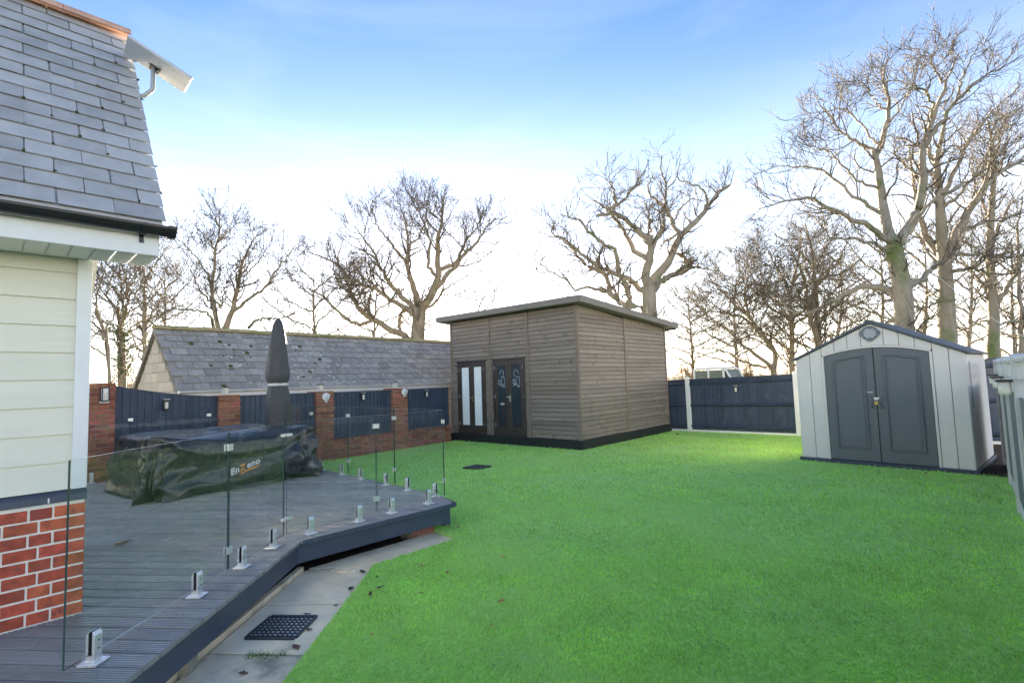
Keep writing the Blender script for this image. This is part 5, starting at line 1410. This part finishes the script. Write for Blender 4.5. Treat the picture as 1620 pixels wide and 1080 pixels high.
tree('beech_tree', 'thick-trunked pale bare tree just right of the tallest one', 26, [
    (z4((848, 1160), (845, 1000), (840, 800), (830, 700), (822, 560), (815, 460), (840, 330)), 32, 4),
    (z4((840, 775), (790, 690), (762, 620), (742, 500), (730, 400)), 14, 2),
    (z4((840, 765), (880, 660), (940, 560), (1000, 490), (1085, 450)), 16, 5),
    (z4((830, 560), (900, 420), (960, 330), (1060, 230)), 8, 1.2),
    (z4((905, 620), (960, 520), (985, 400), (1040, 300)), 7, 1.2),
    (z4((840, 800), (920, 780), (1000, 800), (1080, 790)), 7, 2),
    (z4((815, 470), (780, 380), (800, 280)), 6, 1.2), (z4((845, 870), (760, 900), (700, 870)), 5, 1.5),
    (z4((870, 680), (960, 640), (1080, 610)), 6, 1.5), (z4((822, 600), (900, 540), (1000, 380), (1070, 330)), 5, 1.0),
], 37, 1.0, dens=1.4, len1=(1.0, 2.4), leaves=2200, leaf_size=.055, bark='bark_pale', spread=.25, l2=2.3, l3=3.2)
tree('beech_tree', 'bare tree at the right picture edge above the side fence', 29, [
    (z4((985, 1160), (985, 900), (975, 750), (982, 600), (988, 450), (970, 330)), 20, 3),
    (z4((985, 900), (1040, 820), (1090, 700)), 9, 2), (z4((985, 870), (930, 800), (880, 740)), 7, 1.5), (z4((980, 700), (1030, 600), (1080, 540)), 6, 1.5),
    (z4((980, 650), (930, 520), (920, 420)), 5, 1.2), (z4((985, 960), (1060, 940), (1130, 960)), 5, 1.5),
    (z4((1075, 1160), (1070, 900), (1060, 700), (1075, 560)), 10, 2), (z4((978, 760), (900, 700), (850, 690)), 4, 1.2),
    (z4((985, 930), (900, 960), (840, 930)), 4, 1.2),
], 41, 1.0, dens=1.5, len1=(1.0, 2.2), leaves=2000, leaf_size=.06, bark='bark_pale', spread=.3, l2=2.3, l3=3.2)

z5 = zm(3.375, 1060, 300)
tree('beech_tree', 'broad many-stemmed bare tree leaning left above the rear fence', 31, [
    (z5((560, 1200), (555, 970), (560, 870), (500, 780), (430, 690), (340, 610), (270, 530)), 13, 1.2),
    (z5((560, 960), (480, 900), (380, 820), (290, 740), (170, 690)), 7, 1.0),
    (z5((545, 850), (450, 720), (400, 600), (420, 470), (520, 400)), 6, 1.0),
    (z5((490, 770), (380, 680), (220, 650), (110, 650)), 5, .8), (z5((430, 690), (330, 560), (200, 540)), 4, .8),
    (z5((560, 950), (420, 930), (250, 850), (100, 850)), 5, .8), (z5((520, 800), (620, 720), (720, 640)), 4, 1.0),
    (z5((440, 700), (480, 560), (600, 480)), 4, .8), (z5((340, 610), (360, 500), (420, 400)), 4, .8),
], 47, 1.0, dens=1.5, len1=(1.6, 4.2), leaves=1500, leaf_size=.05, spread=.35, up=.02, l2=2.4, l3=3.2)
tree('beech_tree', 'upright bare tree with level branches directly left of the plastic shed', 33, [
    (z5((652, 1200), (650, 960), (650, 700), (642, 560), (690, 350), (700, 200)), 12, 1.5),
    (z5((650, 700), (520, 620), (440, 470), (400, 390)), 5, .8), (z5((650, 720), (800, 640), (960, 560)), 5, 1.0), (z5((645, 560), (560, 400), (500, 290)), 5, .8),
    (z5((650, 640), (500, 560), (330, 470), (250, 460)), 4, .8), (z5((660, 480), (780, 380), (860, 260)), 4, .8), (z5((650, 820), (760, 740), (900, 700)), 4, 1.0),
    (z5((650, 590), (760, 500), (940, 440)), 4, .8), (z5((650, 880), (500, 760), (330, 720)), 4, .8),
], 53, 1.0, dens=1.5, len1=(1.6, 4.2), leaves=1200, leaf_size=.05, spread=.35, up=.02, l2=2.4, l3=3.2)
tree('beech_tree', 'bare tree with a stout twin stem behind the left slope of the shed roof', 30, [
    (z5((798, 1200), (795, 960), (790, 820), (780, 600), (762, 350), (720, 180)), 17, 2),
    (z5((790, 800), (740, 650), (720, 480), (640, 300)), 9, 1.2), (z5((790, 720), (900, 600), (1000, 520), (1100, 470)), 6, 1.2),
    (z5((775, 520), (880, 400), (960, 260)), 5, 1.0), (z5((785, 640), (640, 620), (500, 610), (380, 560)), 5, 1.0), (z5((795, 880), (920, 780), (1060, 700)), 5, 1.0),
    (z5((770, 430), (680, 320), (560, 240)), 4, .8),
], 59, 1.0, dens=1.5, len1=(1.6, 4.2), leaves=1200, leaf_size=.05, spread=.35, up=.03, l2=2.4, l3=3.2)
tree('thorn_tree', 'small twiggy sapling showing over the outbuilding ridge near the summer house', 24, [
    ([(770, 640), (765, 520), (756, 490), (775, 455), (772, 430)], 5, 1.0), ([(772, 510), (785, 460), (792, 430), (805, 422)], 2.5, .7), ([(760, 500), (780, 470), (783, 440)], 2, .7),
], 61, 1.0, dens=.5, len1=(.3, .8), leaves=100, leaf_size=.06, spread=.3)

# far trees of the wood line
def far_tree(label, x, ytop, depth, seed, w0=9, lean=0, wide=1.0):
    rng = random.Random(seed); yb = 600; h = yb-ytop
    limbs = [([(x, yb+14), (x+lean*.2, yb-h*.25), (x+lean*.6+rng.uniform(-5, 5), yb-h*.55), (x+lean, ytop)], w0, 1.0)]
    for k in range(11):
        t = .16+.075*k; sd = 1 if k % 2 else -1
        x0 = x+lean*t; y0 = yb-h*t; L_ = h*(.55-.035*k)*wide*rng.uniform(.8, 1.15); up_ = rng.uniform(.25, .75)+.05*k
        limbs.append(([(x0, y0), (x0+sd*L_*.45, y0-L_*.35*up_), (x0+sd*L_*.75, y0-L_*.75*up_), (x0+sd*L_*.95, y0-L_*1.15*up_)], w0*.42, .6))
    tree('far_tree', label, depth, limbs, seed, 1.0, dens=.86, len1=(1.4, 3.6), leaves=0, spread=.5, up=.05, l2=2.0, l3=2.2, group='far trees of the wood line')
for a in (('low far tree seen over the short rear fence bay', 1098, 470, 42, 101, 6, -10, 1.4), ('far twiggy tree behind the white van', 1165, 440, 46, 102, 7, 0, 1.3),
          ('far twiggy tree behind the left eave of the shed', 1320, 400, 44, 103, 8, 10, 1.2), ('far tree behind the shed gable left of the tallest trunk', 1392, 380, 48, 104, 8, 0, 1.2),
          ('far tree between the two thickest pale trunks', 1462, 360, 46, 105, 8, 0, 1.2), ('far tree behind the right slope of the shed roof', 1532, 370, 42, 106, 8, 5, 1.2),
          ('far tree at the picture edge above the side fence', 1606, 380, 40, 107, 8, -5, 1.2), ('far tree filling the gap left of the wide oak', 505, 430, 44, 108, 7, -8, 1.3),
          ('far tree over the outbuilding ridge below the wide oak', 590, 440, 46, 109, 7, 8, 1.3), ('far tree between the house corner and the pale straight tree', 190, 420, 40, 110, 8, 0, 1.2),
          ('far tree just left of the outbuilding gable', 255, 430, 42, 111, 7, 5, 1.2)):
    far_tree(*a)

# winter bushes along the field edge
def bush(label, x0, x1, ytop, depth, seed, leaves):
    rng = np.random.default_rng(seed); cx = (x0+x1)/2; ns = 26
    base = at_depth(cx, 600, depth); base = np.array([base[0], base[1], -.1]); wdt = (x1-x0)/FPX*depth; hgt = at_depth(cx, ytop, depth)[2]
    K = 8; az = rng.uniform(0, 2*math.pi, ns); rr = rng.uniform(0, .5, ns)*wdt
    st = base+np.stack([np.cos(az)*rr*.8, np.sin(az)*rr*.6, np.zeros(ns)], 1)
    en = base+np.stack([np.cos(az)*rr*1.05, np.sin(az)*rr*.8, hgt*rng.uniform(.6, 1.0, ns)*(1-.35*(2*rr/wdt)**2)], 1)
    u = np.linspace(0, 1, K)[None, :, None]; P = st[:, None]*(1-u)+en[:, None]*u+rng.normal(size=(ns, K, 3))*.06
    Rr = np.linspace(.03, .008, K)[None]*np.ones((ns, 1))
    root = thing('winter_bush', tuple(base), 0, label, 'bush', 'winter bushes beyond the fence')
    C1, R1_ = grow(P, Rr, 5, (.5, 1.2), (.4, 1.0), 5, .6, .015, rng); C2, R2_ = grow(C1, R1_, 5, (.2, .6), (.4, 1.0), 4, .7, .008, rng)
    V, Fs = merge([skin(P, Rr, 5, rng), skin(C1, np.maximum(R1_, .006), 3, rng), skin(C2, np.maximum(R2_, .004), 3, rng)])
    obj('stems', npmesh('stems', V-base, Fs, ['twig']), root)
    V, F = leaf_tris(C2, leaves, .10, .12, rng); obj('foliage', npmesh('foliage', V-base, [F], ['bush_leaf']), root)['kind'] = 'stuff'
bush('tawny winter bush beside the rear corner of the summer house', 1050, 1120, 560, 42, 71, 5000)
bush('russet winter bush right of the white van', 1150, 1215, 572, 44, 72, 4500)
bush('russet winter bush showing just left of the plastic shed', 1215, 1290, 578, 46, 73, 4500)
bush('olive winter bush behind the first brick pier', 150, 260, 578, 36, 74, 5500)
bush('tawny winter bush between the shed roof and the side fence', 1540, 1640, 545, 44, 75, 4500)
bush('dense winter bush low behind the shed gable', 1330, 1480, 560, 48, 76, 4500)

# cable slung between the right-hand trees
cb_ = MB(); a_ = Vector(at_depth(1460, 415, 23.5)); b_ = Vector(at_depth(1650, 548, 20)); pts = []
for i in range(13):
    t_ = i/12; p = a_*(1-t_)+b_*t_; p.z -= .35*math.sin(math.pi*t_); pts.append(p)
cb_.tube(pts, .012, 6); tag(part('overhead_cable', cb_, 'grey_white'), 'thin pale cable slung down from the tall tree to the right', 'cable')

# ------------------------------------------------------------------ fallen leaves, weeds
def leaf_mesh(seed, s_):
    rng = random.Random(seed); b = MB(); n = 9; ring = []
    for j in range(n):
        a = 2*math.pi*j/n; r_ = s_*(.55 if j % 2 else 1.0)*rng.uniform(.8, 1.15); ring.append((r_*math.cos(a), r_*.55*math.sin(a), s_*rng.uniform(.05, .42)))
    b.add(ring+[(0, 0, s_*.05)], [(j, (j+1) % n, n) for j in range(n)]); return b
LV = [((586, 941), 'dark curled fallen leaf on the lawn near the paving corner', .05, 'dark_leaf', 0.02), ((603, 929), 'broad grey-brown fallen leaf on the turf close to the deck bend', .055, 'dark_leaf', .02),
      ((666, 938), 'orange fallen leaf on the lawn right of the paving', .035, 'dry_leaf', .02), ((708, 905), 'tan fallen leaf on the lawn below the deck corner', .035, 'dry_leaf', .02),
      ((797, 881), 'lone brown fallen leaf in mid lawn', .035, 'dry_leaf', .02), ((793, 951), 'brown fallen leaf in the near middle of the lawn', .04, 'dry_leaf', .02),
      ((725, 834), 'pale tan fallen leaf on the grass beside the deck corner', .05, 'dry_leaf', .02), ((597, 912), 'small brown fallen leaf at the turf edge', .03, 'dark_leaf', .02),
      ((588, 1004), 'reddish fallen leaf on the near lawn', .03, 'dry_leaf', .02), ((776, 988), 'tiny tan fallen leaf nearest the camera on the lawn', .028, 'dry_leaf', .02),
      ((668, 894), 'russet fallen leaf on the lawn between paving and deck corner', .03, 'dry_leaf', .02),
      ((198, 858), 'curled orange oak leaf lying on the deck boards', .085, 'dry_leaf', .285), ((188, 862), 'pale curled leaf beside the orange one on the deck', .075, 'dry_leaf', .285),
      ((468, 1024), 'cluster-like dark red fallen leaf on the slab below the grate', .06, 'dark_leaf', -.022), ((488, 996), 'reddish fallen leaf at the right edge of the drain grate', .045, 'dark_leaf', -.022),
      ((485, 971), 'small red-brown fallen leaf above the drain grate', .035, 'dark_leaf', -.022), ((556, 931), 'dark red fallen leaf against the turf edge on the upper slab', .06, 'dark_leaf', -.022),
      ((574, 905), 'brown fallen leaf at the paving bend', .05, 'dark_leaf', -.022), ((384, 1065), 'thin dark fallen leaf on the nearest slab', .045, 'dark_leaf', -.022), ((530, 958), 'dark fallen leaf on the slab joint by the turf', .035, 'dark_leaf', -.022),
      ((1072, 687), 'dark fallen leaf on the lawn by the far corner of the summer house', .09, 'dark_leaf', .02), ((1319, 727), 'orange fallen leaf at the foot of the shed doors', .05, 'dry_leaf', .03), ((1465, 748), 'red-brown fallen leaf on the grass before the shed', .05, 'dry_leaf', .03)]
for i, ((x, y), lab, s_, mt, z) in enumerate(LV):
    p = on_z(x, y, z); o = part('fallen_leaf', leaf_mesh(i, s_*.8), mt); o.location = p; o.rotation_euler = (random.uniform(-.2, .2), random.uniform(-.2, .2), random.uniform(0, 6))
    tag(o, lab, 'leaf', 'fallen leaves')
# weeds in the slab joint
wb = MB()
for c_, (x, y) in enumerate(((405, 1039), (425, 1038), (446, 1038), (395, 1040), (415, 1039))):
    p0 = Vector(on_z(x, y, -.028))
    for k in range(26):
        d = Vector((random.gauss(0, 1), random.gauss(0, 1), 0))*.018; h = random.uniform(.015, .05); q = Vector((random.gauss(0, .02), random.gauss(0, .02), h)); s_ = Vector((random.uniform(-1, 1), random.uniform(-1, 1), 0)).normalized()*.0022
        wb.add([p0+d-s_, p0+d+s_, p0+d+q], [(0, 1, 2)])
tag(part('weeds', wb, 'weed'), 'tufts of green weeds growing in the paving joint below the grate', 'weeds', kind='stuff')
# leaf litter and bark chips under the deck edge and in the shed alley
lb = MB()
def litter(n, fx):
    for k in range(n):
        p = Vector(fx()); s_ = random.uniform(.008, .028); a = random.uniform(0, 6.28); u_ = Vector((math.cos(a), math.sin(a), random.uniform(-.4, .4)))*s_; v_ = Vector((-math.sin(a), math.cos(a), random.uniform(-.4, .4)))*s_*.6
        lb.add([p-u_, p-v_, p+u_, p+v_], [(0, 1, 2, 3)])
litter(900, lambda: (lambda t, w_: (-3.3-1.55*t-w_*.7, .45+1.75*t-w_*.7, random.uniform(-.066, -.045)))(random.random(), random.random()*.5))
litter(300, lambda: (random.uniform(-5.4, -4.9), random.uniform(2.1, 3.6), random.uniform(-.066, -.045)))
litter(420, lambda: (random.uniform(-.56, -.22), random.uniform(11.2, 14.6), random.uniform(.012, .03)))
tag(part('leaf_litter', lb, 'dark_leaf'), 'dark leaf litter and bark chips under the deck edge and beside the shed', 'leaf litter', kind='stuff')
